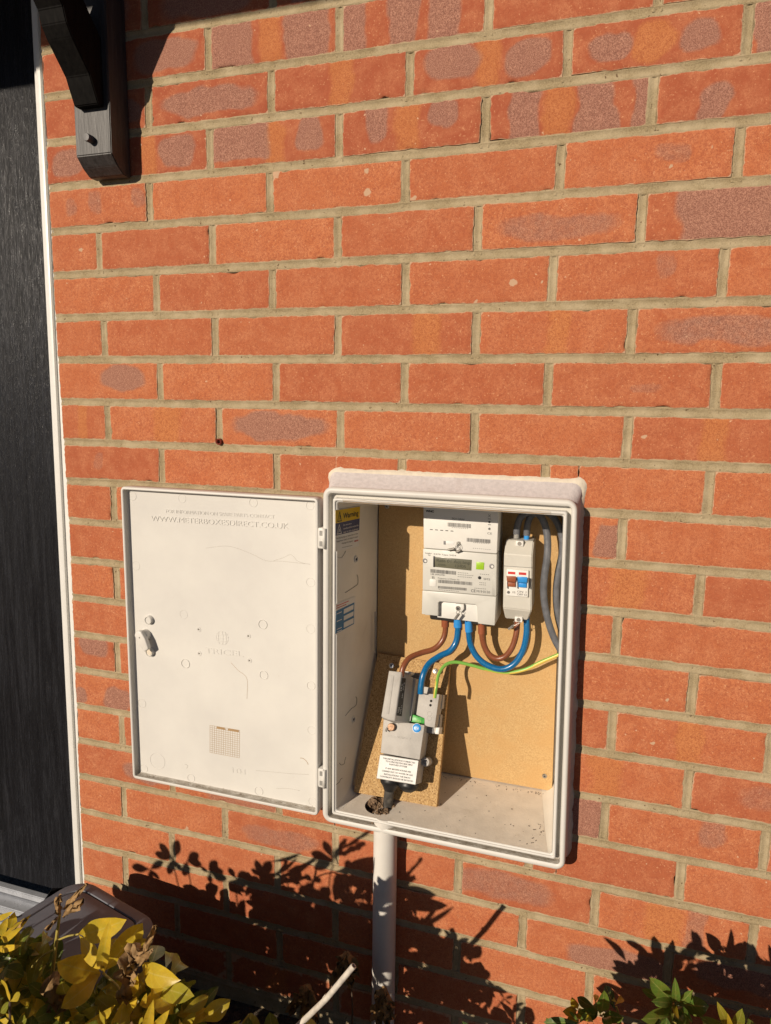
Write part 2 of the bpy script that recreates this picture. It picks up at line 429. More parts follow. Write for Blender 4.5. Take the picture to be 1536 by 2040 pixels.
bump(n, b, noise_n(n, 90, 5, .7, p), 1, .01)
tag(obj('ground', bm, m), 'bare brown garden soil at the foot of the wall', kind='structure')

# ------------------------------------------------------------------ brick wall
MEAS = [(298.2,446.9,1,-4),(199,544,.5,-3),(425,534.9,1.5,-3),(311.8,628.1,1,-2),(207.6,715.9,.5,-1),(427.7,715.9,1.5,-1),(319.6,804.2,1,0),(213.3,882.8,.5,1),(435.5,892,1.5,1),(323.5,966.7,1,2),
(676.4,321.6,2.5,-5),(967.5,293.9,3.5,-5),(540.3,232.6,2,-6),(815.8,199.7,3,-6),(678,112.4,2.5,-7),(974.3,71.8,3.5,-7),(1310.6,21.6,4.5,-7),(1127.4,160.5,4,-6),(1486.8,118.6,5,-6),(1296.6,256.5,4.5,-5),(1114.5,385.6,4,-4),(1469.3,362.9,5,-4),
(1097.7,609.9,4,-2),(1437.9,601.2,5,-2),(1256.5,713.6,4.5,-1),(1091.4,817.6,4,0),(1422.9,824.5,5,0),(1248.5,922.2,4.5,1),(1391.2,1235.9,5,4),(1227.1,1312.8,4.5,5),(1376.9,1431.3,5,6),(1219.3,1502.9,4.5,7),
(1366.8,1621.3,5,8),(1200.8,1680.9,4.5,9),(1520,1743.3,5.5,9),(1352.6,1803,5,10),(1182.9,1854,4.5,11),(1496,1928.7,5.5,11),(235,1345.6,.5,7),(243.5,1489.6,.5,9),(341.7,1582.6,1,10),(246.7,1634.6,.5,11),(447.7,1675,1.5,11)]
MW = []
for px, py, i, k in MEAS:
    q = at(px, py, 0); MW.append((i * .225, -k * .075, q.x - i * .225, q.z + k * .075))
def warp(x, z):
    sw = .25; dx = dz = 0
    for a, c, ex, ez in MW:
        g = math.exp(-((x - a) / .16) ** 2 - ((z - c) / .055) ** 2); sw += g; dx += g * ex; dz += g * ez
    return x + dx / sw, z + dz / sw
JM = {-8: {1: 287}, -7: {1.5: 414, 2.5: 676, 3.5: 974, 4.5: 1314}, -6: {1: 295, 2: 540, 3: 816, 4: 1131, 5: 1490}, -5: {1.5: 417, 2.5: 675, 3.5: 967, 4.5: 1300},
      -4: {1: 297, 2: 537, 3: 807, 4: 1116, 5: 1472}, -3: {.5: 197, 1.5: 423, 2.5: 672, 3.5: 952, 4.5: 1278}, -2: {1: 311, 2: 542, 3: 808, 4: 1101, 5: 1441},
      -1: {.5: 207, 1.5: 428, 2.5: 673, 3.5: 948, 4.5: 1258}, 0: {1: 319, 2: 550, 3: 806, 4: 1092, 5: 1427}, 1: {.5: 214, 1.5: 436, 2.5: 678, 3.5: 945, 4.5: 1250},
      2: {1: 322, 2: 551, 3: 800, 4: 1085, 5: 1412}, 3: {.5: 226, 4.5: 1239}, 4: {5: 1393}, 5: {.5: 232, 4.5: 1228}, 6: {5: 1379}, 7: {.5: 234, 4.5: 1219, 5.5: 1534},
      8: {5: 1370}, 9: {.5: 242, 4.5: 1204, 5.5: 1523}, 10: {1: 343, 5: 1356}, 11: {.5: 247, 1.5: 448, 2.5: 668, 4.5: 1185, 5.5: 1499}, 12: {1: 342, 2: 553, 3: 775}, 13: {.5: 250, 4.5: 1173}}
EDGE = [(83, 150), (92, 300), (97, 400), (105, 560), (113, 700), (120, 800), (127, 900), (137, 1060), (147, 1300), (153, 1450), (158, 1600), (163, 1700)]
EW = sorted([(at(a, c, 0).z, at(a, c, 0).x) for a, c in EDGE])
def edge_x(z):
    return float(np.interp(z, [e[0] for e in EW], [e[1] for e in EW]))
CUT = (.560, -.700, .946, -.138)                    # opening the meter box is let into
# colour patches on single bricks: (row, left joint) -> (kind, u0, u1, v0, v1, round)
PT = {(-7, .5): [('g', .35, .97, .1, .9, 1)], (-7, 1.5): [('g', 0, .36, -.2, 1.2, 0), ('o', .40, .6, -.2, 1.2, 0), ('g', .6, .95, -.2, 1.2, 0)],
      (-7, 2.5): [('g', -.1, .16, -.2, 1.2, 0), ('g', .32, .56, 0, 1.2, 0), ('g', .62, .85, -.2, 1.2, 0)], (-7, 3.5): [('g', .12, .24, .6, 1.2, 1), ('g', .30, .42, .6, 1.2, 1)],
      (-6, 1): [('g', .06, .92, .1, .85, 1)], (-6, 2): [('o', .40, .62, -.2, 1.2, 0)], (-6, 3): [('g', .08, .48, .2, 1.1, 1), ('o', .42, .62, -.2, 1.2, 0), ('g', .62, .93, .15, .9, 1)],
      (-6, 4): [('g', .10, .40, .2, .78, 1), ('o', .38, .62, .05, .98, 1), ('g', .62, .90, .12, .9, 1)], (-6, 5): [('g', 0, .2, -.2, 1.2, 0)],
      (-5, 0): [('g', .25, .9, .1, .8, 1)], (-5, .5): [('o', .38, .56, -.2, 1.2, 0), ('g', .56, .92, .1, .95, 1)], (-5, -.5): [('g', .6, .95, .1, .9, 1)],
      (-5, 1.5): [('g', -.1, .5, .2, 1.2, 0), ('o', .44, .60, -.2, 1.2, 0), ('g', .68, .90, .15, 1.1, 1)],
      (-5, 2.5): [('g', .17, .36, .25, 1.2, 1), ('o', .38, .60, -.2, 1.2, 0), ('g', .64, .84, .35, 1.2, 1)],
      (-5, 3.5): [('g', .13, .34, -.2, 1.2, 0), ('o', .34, .56, -.2, 1.2, 0), ('g', .56, .82, -.2, 1.2, 0), ('g', .90, 1.1, -.2, 1.2, 0)], (-5, 4.5): [('g', .22, .42, -.2, .72, 1)],
      (-4, 0): [('g', .15, .30, .2, .75, 1), ('g', .40, .58, .3, .9, 1), ('g', .86, 1, .3, .9, 1)], (-4, 4): [('g', .52, .78, .3, .85, 1)], (-6, 0): [('g', .5, 1, .1, .8, 1)], (-5, .0): [('g', .1, .8, .1, .9, 1)],
      (-3, 3.5): [('g', .05, .96, .1, .72, 1)], (-3, 4.5): [('g', .18, .85, -.2, 1.2, 0)], (-2, 4): [('g', .62, .74, .4, 1, 1)], (-1, 4.5): [('g', .08, 1.1, .15, .85, 1)], (-1, 2.5): [('o', .55, .8, -.2, 1.2, 0)], (-1, 3.5): [('o', .45, .62, -.2, 1.2, 0)],
      (0, 0): [('g', .42, .90, .2, .95, 1)], (0, 4): [('g', .5, .7, .3, .6, 1)], (1, 1.5): [('g', .08, .95, .15, .95, 1)], (1, 4.5): [('o', .4, .62, -.2, 1.2, 0)], (1, .5): [('o', .4, .7, -.2, 1.2, 0)], (2, 0): [('g', .3, .45, .2, .9, 1)],
      (3, 3.5): [('g', .85, 1.1, .05, .8, 0)], (7, 0): [('g', .1, .9, .4, 1.2, 1)], (8, 0): [('g', 0, .15, 0, .6, 1), ('g', .30, .62, -.1, .7, 1)], (10, 0): [('g', .5, 1.1, .1, .85, 1)], (10, 1): [('g', .3, 1.1, -.2, 1.2, 0)],
      (9, 3.5): [('g', .7, 1.1, -.2, 1.2, 0)], (9, 4.5): [('g', .61, .78, .2, 1.2, 1)], (8, 5): [('g', .25, 1.1, .2, 1, 1)], (6, 5): [('g', .5, .9, .1, .6, 1)], (11, 1.5): [('g', .1, .92, .05, .75, 1)], (12, 4): [('g', .30, 1.1, -.1, .75, 1)],
      (11, 3.5): [('g', -.1, .76, .1, 1.0, 1)], (11, 4.5): [('o', .3, .6, -.2, 1.2, 0), ('g', .60, .73, -.2, 1.2, 0)], (13, 4.5): [('g', .1, .6, 0, .5, 1)], (-8, 0): [('g', .1, .9, 0, 1, 1)], (-8, 1): [('g', .1, .9, 0, 1, 1)], (4, 4): [('o', .4, .7, -.2, 1.2, 0)], (7, 4.5): [('o', .4, .6, -.2, 1.2, 0)],
      (12, 5): [('g', .1, .9, .3, 1.1, 1)], (-8, 2): [('g', .1, .5, 0, 1, 0), ('g', .6, .9, 0, 1, 0)]}
FAINT = {(0, 4): .48, (-2, 4): .5, (-4, 4): .55, (2, 0): .48, (-3, 3.5): .62, (-1, 4.5): .7, (8, 5): .5, (9, 4.5): .6, (11, 4.5): .6, (11, 3.5): .66, (10, 1): .6, (11, 1.5): .62, (13, 4.5): .5, (-7, 3.5): .6, (-4, 0): .6}
BV, BF, BC, BMI = [], [], [], []
rnd = random.Random(3)
def sstep(a, b, x):
    t = max(0, min(1, (x - a) / (b - a))); return t * t * (3 - 2 * t)
SPOTS = [(at(a_, b_, 0).x, at(a_, b_, 0).z, c_ * .0008) for a_, b_, c_ in ((552, 350, 11), (730, 340, 10), (732, 383, 13), (160, 497, 9), (1022, 563, 13), (825, 394, 8), (1337, 331, 7), (1418, 291, 6), (1283, 870, 8), (205, 262, 6), (1560, 1200, 9), (950, 600, 5), (1330, 1395, 7), (372, 1650, 8), (700, 800, 5), (1080, 560, 6), (600, 1180, 7), (1300, 1480, 8), (350, 880, 6), (520, 470, 5))]
def brick(xa, xb, za, zb, key, cell, full=None):
    """front face of one brick as a fine grid with worn edges, and its sides"""
    fx0, fx1, fz0, fz1 = full or (xa, xb, za, zb)
    nx = max(2, int((xb - xa) / cell)); nz = max(2, int((zb - za) / cell)); base = len(BV)
    rb = random.Random(hash((key[0] * 2, key[1] * 4)) & 0xffff); tone = rb.random() ** 1.5 * .6 if key[0] > -5 else .72 + .28 * rb.random(); ty = rb.uniform(-.0012, .0008); tl = rb.uniform(-.0016, .0016)
    pts = PT.get(key)
    if pts is None and rb.random() < .12: pts = [('o', .35, .62, -.2, 1.2, 0)] if rb.random() < .6 else []
    S = 17.3 * key[0] + 5.1 * key[1]
    for j in range(-1, nz + 2):
        for i in range(-1, nx + 2):
            ci = min(max(i, 0), nx); cj = min(max(j, 0), nz)
            x = xa + (xb - xa) * ci / nx; z = za + (zb - za) * cj / nz
            u = (x - fx0) / (fx1 - fx0); v = (z - fz0) / (fz1 - fz0)
            d = min((x - xa), (xb - x), (z - za), (zb - z))
            e = 1 - sstep(0, .004, d)
            w1 = noise.noise(Vector((x * 60, z * 60, S))); w2 = noise.noise(Vector((x * 170, z * 170, S + 9)))
            y = ty + tl * (u - .5) + .0005 * w1 + .0008 * e
            if e > .3:
                ch = max(0, noise.noise(Vector((x * 48, z * 48, S + 40))) - .30) * .0045
                y += .0007 * max(0, w2) + ch * .9
                inx = (1 if ci == 0 else -1 if ci == nx else 0); inz = (1 if cj == 0 else -1 if cj == nz else 0)
                w3 = noise.noise(Vector((x * 22, z * 22, S + 21))); x += inx * (ch + .0006 + .0013 * w2 + .0012 * w3); z += inz * (ch + .0006 + .0010 * w1 + .0008 * w2 + .0012 * w3)
            if i != ci or j != cj: y = .012
            pr_ = org = 0
            if pts: u += .045 * noise.noise(Vector((x * 26, z * 26, S + 3))) + .02 * w1; v += .13 * noise.noise(Vector((x * 26, z * 26, S + 7))) + .05 * w1
            for kd, u0, u1, v0, v1, rd in (pts or []):
                du = abs(u - (u0 + u1) / 2) / ((u1 - u0) / 2); dv = abs(v - (v0 + v1) / 2) / ((v1 - v0) / 2)
                if rd: q = (du ** 2.6 + dv ** 2.6) ** (1 / 2.6); q = 1 - sstep(.72, 1.14, q)
                else: q = (1 - sstep(.82 if kd == 'g' else .45, 1.12 if kd == 'g' else 1.25, du)) * (1 - sstep(.9, 1.1, dv))
                q *= FAINT.get(key, 1) if kd == 'g' else .9
                if kd == 'g': pr_ = max(pr_, q)
                else: org = max(org, q)
            al = e
            for sx_, sz_, sr in SPOTS:
                if abs(x - sx_) < sr and abs(z - sz_) < sr:
                    dd_ = math.hypot(x - sx_, (z - sz_) * 1.1) / sr; al = max(al, 2.1 * (1 - dd_) + .35 * w1 + .2 * w2)
            BV.append((x, y, z)); BC.append((pr_, org, tone, max(0, al)))
    W = nx + 3
    for j in range(nz + 2):
        for i in range(nx + 2):
            a = base + j * W + i; BF.append((a, a + 1, a + W + 1, a + W)); BMI.append(0)
def strip(P0, P1, half, wid, vert, cell, seed):
    """concave pointed mortar strip"""
    L = (Vector(P1) - Vector(P0)).length
    if L < .002: return
    nn = max(1, int(L / cell)); prof = [(-1, .0022), (-.78, .0009), (-.45, .0014), (-.1, .0027), (.3, .0026), (.70, .0010), (1, .0022)]; base = len(BV)
    for i in range(nn + 1):
        t = i / nn; c = Vector(P0).lerp(Vector(P1), t)
        for o, y in prof:
            q = noise.noise(Vector((c.x * 45 + o * 2, c.z * 45, seed))); k = noise.noise(Vector((c.x * 130 + o * 5, c.z * 130, seed + 4)))
            yy = y + .0004 * q + .0003 * k + (.0008 if vert else 0)
            d = o * half * wid + .0006 * q
            BV.append((c.x + d, yy, c.z) if vert else (c.x, yy, c.z + d)); BC.append((0, 0, 0, 0))
    n7 = len(prof)
    for i in range(nn):
        for j in range(n7 - 1):
            a = base + i * n7 + j; f = (a, a + 1, a + n7 + 1, a + n7)
            BF.append(f if vert else f[::-1]); BMI.append(1)
def rect_minus(r, c):
    x0, z0, x1, z1 = r; a, b_, c_, d = c
    if x1 <= a or x0 >= c_ or z1 <= b_ or z0 >= d: return [r]
    out = []
    if x0 < a: out.append((x0, z0, a, z1))
    if x1 > c_: out.append((c_, z0, x1, z1))
    m0, m1 = max(x0, a), min(x1, c_)
    if z0 < b_: out.append((m0, z0, m1, b_))
    if z1 > d: out.append((m0, d, m1, z1))
    return [q for q in out if q[2] - q[0] > .004 and q[3] - q[1] > .003]
R0, R1 = -17, 15
for k in range(R0, R1 + 1):
    zc = -.075 * (k - .5); vis = -8 <= k <= 14; odd = k % 2
    js = [i for i in ([.5 + q for q in range(-1, 12)] if odd else list(range(0, 12)))]
    ex = edge_x(zc); row = []
    for j in js:
        if j * .225 < ex + .03: continue
        if vis and j in JM.get(k, {}):
            zz_ = warp(j * .225, zc)[1]
            # find pixel row for this joint
            py = pix((j * .225, 0, zz_))[1]; x = at(JM[k][j], py, 0).x
        else:
            x = warp(j * .225, zc)[0] + (rnd.uniform(-.002, .002))
        row.append((j, x))
    row = [(0 if not odd else -.0, ex - .005)] + row
    for (ja, xa), (jb, xb) in zip(row, row[1:]):
        jm = (max(xa, 0) + xb) / 2
        zt = warp(jm, -.075 * (k - 1))[1] if vis else -.075 * (k - 1); zb_ = warp(jm, -.075 * k)[1] if vis else -.075 * k
        jo = .0060
        cell = .0045 if vis and xb < 1.75 else .02
        full = (xa + jo, xb - jo, zb_ + jo, zt - jo)
        key = (k, ja if ja else 0)
        for q in rect_minus((full[0], full[2], full[1], full[3]), CUT):
            brick(q[0], q[2], q[1], q[3], key, cell, full)
        if jb and vis:
            for q in rect_minus((xb - .003, zb_, xb + .003, zt), CUT):
                strip((xb, 0, q[1]), (xb, 0, q[3]), .0060, 1.25, True, .006, k)
        elif jb: strip((xb, 0, zb_), (xb, 0, zt), .0052, 1.25, True, .04, k)
    # bed joint under this row
    zq = -.075 * k; x = edge_x(zq) + .001; cell = .012 if vis else .1
    pts_ = []
    while x < 2.45: pts_.append(x); x += .04
    for a, c in zip(pts_, pts_[1:]):
        za = (warp(a, zq)[1] if vis else zq); zb2 = (warp(c, zq)[1] if vis else zq)
        if a > CUT[0] - .0 and c < CUT[2] and CUT[1] < za < CUT[3]: continue
        if CUT[1] < za < CUT[3]:
            if a < CUT[0] < c: c = CUT[0]
            elif a < CUT[2] < c: a = CUT[2]
        strip((a, 0, za), (c, 0, zb2), .0062, 1.25, False, .007 if vis and a < 1.7 else .05, 99)
# plain stretch of wall beyond the door and over it
for k in range(R0, R1 + 1):
    for q in range(5):
        xa = -1.12 - .225 * (q + 1) - (.1125 if k % 2 else 0); brick(xa + .005, xa + .22, -.075 * k + .005, -.075 * (k - 1) - .005, (k, -q - 3), .03)
    strip((-2.4, 0, -.075 * k), (-1.1, 0, -.075 * k), .0052, 1.25, False, .1, 5)
for k in range(R0, -12):
    for q in range(6):
        xa = -1.12 + .225 * q - (.1125 if k % 2 else 0)
        if xa + .22 < .02: brick(xa + .005, xa + .22, -.075 * k + .005, -.075 * (k - 1) - .005, (k, -q - 30), .03)
def raw_box(x0, y0, z0, x1, y1, z1, mi=1):
    b0 = len(BV)
    for z in (z0, z1):
        for y in (y0, y1):
            for x in (x0, x1): BV.append((x, y, z)); BC.append((0, 0, 0, 0))
    for f in ((0, 2, 3, 1), (4, 5, 7, 6), (0, 1, 5, 4), (2, 6, 7, 3), (0, 4, 6, 2), (1, 3, 7, 5)):
        BF.append(tuple(b0 + i for i in f)); BMI.append(mi)
zt, zb_ = 1.30, -1.2
raw_box(.016, .0092, zb_, .5585, .1, zt); raw_box(.9455, .0092, zb_, 2.45, .1, zt)
raw_box(.5585, .0092, CUT[3] + .002, .9455, .1, zt - .001); raw_box(.5585, .0092, zb_ + .001, .9455, .1, CUT[1] - .002)
raw_box(-2.45, .0092, zb_, -1.11, .1, zt); raw_box(-1.11, .0092, .93, .016, .1, zt - .002)
me = bpy.data.meshes.new('brick_wall'); me.from_pydata(BV, [], BF)
ca = me.color_attributes.new('patch', 'FLOAT_COLOR', 'POINT'); ca.data.foreach_set('color', np.array(BC, 'f').ravel())
wall = link('brick_wall', me, [M['brick'], M['mortar']], smooth=True, angle=50)
me.polygons.foreach_set('material_index', BMI)
tag(wall, 'orange-red brick house wall with sandy mortar joints and purple smudged bricks', 'wall')

# red-brown plug left in a mortar joint
pl = YP(-.001); u, v = pl.hit(437, 880)
bm = bmesh.new(); Mx = pl.M(u, v, -.010)
lathe(bm, Mx, [(.0056, 0), (.0056, .0125), (.0048, .0135), (.0034, .0125), (.0032, .002)], 18)
tag(obj('wall_plug', bm, M['plug'], smooth=True), 'small red-brown plug left in the mortar joint above the open meter box door', 'wall plug')

# ------------------------------------------------------------------ front door
dr = thing('front_door', (-.5, .06, -1.12), 'black woodgrain front door in a white frame, left of the brick wall', 'door')
fr = lambda px, py: at(px, py, .042)
bm = bmesh.new(); pf = YP(.042)
a, c = fr(65, 100), fr(147, 1720)
sl_ = (c.x - a.x) / (c.z - a.z)
xl = lambda z: a.x + (z - a.z) * sl_
poly(bm, pf, [(xl(-1.10), -1.10), (.03, -1.10), (.03, .96), (xl(.96), .96)], h0=-.06, h1=0, bevel=.003)
poly(bm, YP(.036), [(xl(-1.10) + .010, -1.098), (xl(-1.10) + .020, -1.098), (xl(.96) + .020, .955), (xl(.96) + .010, .955)], h0=-.01, h1=0, bevel=.002)
poly(bm, pf, [(-1.14, -1.10), (-1.06, -1.10), (-1.06, .96), (-1.14, .96)], h0=-.06, h1=0, bevel=.003)
poly(bm, pf, [(-1.055, .905), (-.045, .905), (-.045, .96), (-1.055, .96)], h0=-.06, h1=0, bevel=.003)
obj('door_frame', bm, M['upvc'], dr, True)
bm = bmesh.new()
poly(bm, YP(.066), [(-1.055, -1.085), (xl(-1.1) - .003, -1.085), (xl(.9) - .003, .90), (-1.055, .90)], h0=-.04, h1=0, bevel=.003)
for z0, z1 in ((-.955, -.93), (-.22, -.205)):
    pass
leafd = obj('door_leaf', bm, M['door'], dr, True)
bm = bmesh.new()
for x0, z0, x1, z1 in ((-.90, -.975, -.27, -.30), (-.90, -.16, -.27, .78)):
    pr0 = rr(x0, z0, x1, z1, .004, 2); pr1 = rr(x0 + .012, z0 + .012, x1 - .012, z1 - .012, .004, 2); pr2 = rr(x0 + .024, z0 + .024, x1 - .024, z1 - .024, .004, 2)
    L = [[bm.verts.new(YP(.066).w(u, v, h)) for u, v in q] for q, h in ((pr0, -.001), (pr1, .007), (pr2, -.001))]
    for A, B in zip(L, L[1:]):
        for i in range(len(A)): bm.faces.new((A[i], A[(i + 1) % len(A)], B[(i + 1) % len(A)], B[i]))
bmesh.ops.recalc_face_normals(bm, faces=bm.faces); obj('door_moulding', bm, M['door'], dr)
bm = bmesh.new()
for y0, y1, z0, z1 in ((.012, .075, -1.140, -1.112), (-.030, .010, -1.155, -1.128), (.045, .062, -1.110, -1.096), (-.018, -.008, -1.128, -1.122)):
    vs = box(bm, (-.535, (y0 + y1) / 2, (z0 + z1) / 2), (1.1, y1 - y0, z1 - z0))
bmesh.ops.bevel(bm, geom=bm.edges[:], offset=.002, segments=2, affect='EDGES')
obj('threshold', bm, M['alu'], dr, True)
# bead of sealant squeezed into the joints along the brick edge
bm = bmesh.new(); prev = None; z = -1.10
while z < .93:
    kz = (z / .075) % 1; bul = math.exp(-((min(kz, 1 - kz)) / .085) ** 2)
    ex = edge_x(z); q = noise.noise(Vector((0, 0, z * 60)))
    cur = [bm.verts.new((ex - .012, .040, z)), bm.verts.new((ex - .010 + .0015 * q, .018, z)), bm.verts.new((ex - .003 + .001 * q, .007, z)), bm.verts.new((ex + .0012 + .0042 * bul + .0008 * q, .0012 + .001 * bul, z)), bm.verts.new((ex + .004 + .0045 * bul, .009, z))]
    if prev:
        for i in range(4): bm.faces.new((prev[i], prev[i + 1], cur[i + 1], cur[i]))
    prev = cur; z += .004
bmesh.ops.recalc_face_normals(bm, faces=bm.faces)
obj('edge_sealant', bm, M['whiteseal'], dr, True, 80)

# ------------------------------------------------------------------ porch canopy and its bracket
cn = thing('door_canopy', (-.4, 0, .93), 'black timber porch canopy over the front door', 'canopy')
bm = bmesh.new()
zf = .603 + .37 * .84
poly(bm, YP(-.815), [(-1.25, zf), (.33, zf), (.33, zf + .14), (-1.25, zf + .14)], h0=0, h1=.025, bevel=.003)
obj('fascia', bm, M['timber'], cn)
bm = bmesh.new()
q = [(-1.25, zf + .02), (.33, zf + .02), (.33, zf + .06), (-1.25, zf + .06)]
for x0, x1 in ((-1.28, .36),):
    vs = [bm.verts.new(c) for c in ((x0, -.87, zf + .15), (x1, -.87, zf + .15), (x1, -.001, zf + .45), (x0, -.001, zf + .45), (x0, -.87, zf + .18), (x1, -.87, zf + .18), (x1, -.001, zf + .48), (x0, -.001, zf + .48))]
    for f in ((0, 3, 2, 1), (4, 5, 6, 7), (0, 1, 5, 4), (1, 2, 6, 5), (2, 3, 7, 6), (3, 0, 4, 7)): bm.faces.new([vs[i] for i in f])
obj('roof_slab', bm, M['roof'], cn)
for x in (-1.235, .315):
    bm = bmesh.new(); poly(bm, PL((x, 0, 0), (0, -1, 0), (0, 0, 1)), [(0.002, zf + .0), (.814, zf), (.814, zf + .15), (.002, zf + .43)], h0=-.012, h1=.012)
    obj('side_cheek', bm, M['timber'], cn)
br = thing('canopy_bracket', (.148, 0, .385), 'black stained timber gallows bracket with a domed bolt, fixed to the brickwork beside the door', 'bracket')
X0, X1 = .1130, .1834
px_ = PL((X1, 0, 0), (0, -1, 0), (0, 0, 1))          # u = distance out from the wall, v = height
bm = bmesh.new()
def slabx(bm, prof, x0, x1, bev=.0015):
    poly(bm, PL((x0, 0, 0), (0, -1, 0), (0, 0, 1)), prof, h0=0, h1=x0 - x1, bevel=0)
    if bev: bmesh.ops.bevel(bm, geom=bm.edges[:], offset=bev, segments=2, affect='EDGES')
slabx(bm, [(.001, .378), (.020, .378), (.0355, .3885), (.0494, .4035), (.0494, .97), (.001, .97)], X0, X1)
obj('post', bm, M['timber'], br)
bm = bmesh.new()
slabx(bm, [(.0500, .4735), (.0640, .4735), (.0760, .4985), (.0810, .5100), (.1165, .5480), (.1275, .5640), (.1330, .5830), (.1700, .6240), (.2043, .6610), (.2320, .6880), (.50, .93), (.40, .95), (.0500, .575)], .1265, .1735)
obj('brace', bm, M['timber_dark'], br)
bm = bmesh.new(); slabx(bm, [(.0505, .905), (.78, .905), (.78, .965), (.0505, .965)], X0 + .003, X1 - .003); obj('arm', bm, M['timber'], br)
u, v = YP(-.0494).hit(184, 281)
bm = bmesh.new(); lathe(bm, YP(-.0494).M(u - .001, v + .002, 0), [(.0062, -.002), (.0062, .0125), (.0056, .0135), (.001, .0137)], 22)
obj('bolt', bm, M['boltpaint'], br, True, 40)

# ------------------------------------------------------------------ meter box
mb = thing('meter_box', (.755, 0, -.70), 'cream plastic electricity meter box let into the brick wall, its door swung open left', 'meter box')
D = -.042
XL, XRt, XRb, ZT, ZB = .5533, .9492, .9610, -.1275, -.7097
RS = .80                                             # the right-hand moulding is narrower than the hinge side
def wx(x, z):                                        # the moulding is slightly wider at its foot
    f = (x - XL) / (XRt - XL); g = (ZT - z) / (ZT - ZB); return x + max(0, f) * g * (XRb - XRt)
def sweep(bm, prof, r0=.012, nc=6, smooth=True, x0=XL, x1=XRt, z0=ZB, z1=ZT, cap=False):
    L = []
    for o, y in prof:
        r = max(r0 - o, .0035) if o >= 0 else r0 - o
        pts = rr(x0 + o, z0 + o, x1 - o * RS, z1 - o * .98, r, nc)
        L.append([bm.verts.new((wx(a, c), y, c)) for a, c in pts])
    n_ = len(L[0])
    for A, B in zip(L, L[1:]):
        for i in range(n_): bm.faces.new((A[i], B[i], B[(i + 1) % n_], A[(i + 1) % n_]))
    if cap: bm.faces.new(L[-1])
    bmesh.ops.recalc_face_normals(bm, faces=bm.faces)
    return L
bm = bmesh.new()
sweep(bm, [(.0045, -.028), (.0015, -.0300), (0, -.0335), (.0003, -.0385), (.0022, -.0412), (.0052, -.0422), (.0085, -.0415), (.0100, -.0402)], .016)
obj('outer_rim', bm, M['cream'], mb, True, 60)
bm = bmesh.new()
sweep(bm, [(.0100, -.0402), (.0107, -.0385), (.0109, -.0350), (.0110, -.0290), (.0180, -.0285)], .016); obj('gutter', bm, M['gutter'], mb, True, 60)
bm = bmesh.new()
sweep(bm, [(.0178, -.0280), (.0180, -.0405), (.0190, -.0420), (.0212, -.0422), (.0222, -.0412), (.0224, -.0395), (.0240, -.0392), (.0248, -.0375), (.0250, -.030)], .020)
obj('inner_lip', bm, M['cream'], mb, True, 60)
# body: the sloping outer sides from the rim back to the wall
bm = bmesh.new(); L = []
for o, y, zt_ in ((.003, -.029, 0), (-.001, -.012, .008), (-.004, .001, .0215)):
    pts = rr(XL + o, ZB + o, XRt - o, ZT - o, .014, 6)
    L.append([bm.verts.new((wx(a_, c_), y, c_ + (zt_ if c_ > ZT - .03 else 0))) for a_, c_ in pts])
for A, B in zip(L, L[1:]):
    for i in range(len(A)): bm.faces.new((A[i], B[i], B[(i + 1) % len(A)], A[(i + 1) % len(A)]))
bmesh.ops.recalc_face_normals(bm, faces=bm.faces)
obj('body', bm, M['cream_worn'], mb, True, 50)
# inner shell: sides, roof, back; the floor is a sheet with the cable hole in it
YB = .134
bm = bmesh.new()
i0 = rr(XL + .025, ZB + .0250, XRt - .020, ZT - .0240, .006, 5)
i1 = rr(XL + .031, ZB + .0300, XRt - .024, ZT - .0290, .012, 5)
i2 = rr(XL + .040, ZB + .0370, XRt - .030, ZT - .0340, .022, 5)
L = [[bm.verts.new((wx(a_, c_), y, c_)) for a_, c_ in q] for q, y in ((i0, -.0385), (i1, .02), (i2, YB))]
nI = len(i0)
for A, B in zip(L, L[1:]):
    for i in range(nI):
        j = (i + 1) % nI
        if A[i].co.z < -.67 and A[j].co.z < -.67 and abs(A[i].co.x - A[j].co.x) > .1: continue     # the floor span
        bm.faces.new((A[i], A[j], B[j], B[i]))
bm.faces.new(L[2][::-1])
bmesh.ops.recalc_face_normals(bm, faces=bm.faces)
for f in bm.faces: f.normal_flip()
obj('inner_shell', bm, M['inside'], mb, True, 40)
# floor with hole
ZF0 = ZB + .0252
def zfl(y): return ZB + .0250 + (.012) * max(0, (y + .0385)) / (.1725)
hc = atz(755, 1605, zfl(-.005)); hr = .0245
bm = bmesh.new()
cs = [(XL + .030, -.0385), (wx(XRt - .030, ZB), -.0385), (wx(XRt - .058, ZB), YB), (XL + .058, YB)]
cs = [(XL + .029, -.0385), (wx(XRt - .024, ZB), -.0385), (wx(XRt - .044, ZB), YB), (XL + .050, YB)]
ov = [bm.verts.new((x, y, zfl(y))) for x, y in cs]; cv = [bm.verts.new((hc.x + hr * math.cos(a_), hc.y + hr * math.sin(a_), zfl(hc.y + hr * math.sin(a_)))) for a_ in [2 * math.pi * i / 32 for i in range(32)]]
es = [bm.edges.new((ov[i], ov[(i + 1) % 4])) for i in range(4)] + [bm.edges.new((cv[i], cv[(i + 1) % 32])) for i in range(32)]
bmesh.ops.triangle_fill(bm, use_beauty=True, edges=es, normal=(0, 0, 1))
for f in [f for f in bm.faces if (f.calc_center_median() - Vector((hc.x, hc.y, hc.z))).length < .006]: bm.faces.remove(f)
lowr = [bm.verts.new((v_.co.x, v_.co.y, v_.co.z - .003)) for v_ in cv]
for i in range(32): bm.faces.new((cv[i], cv[(i + 1) % 32], lowr[(i + 1) % 32], lowr[i]))
obj('floor_panel', bm, M['floor_dirty'], mb)
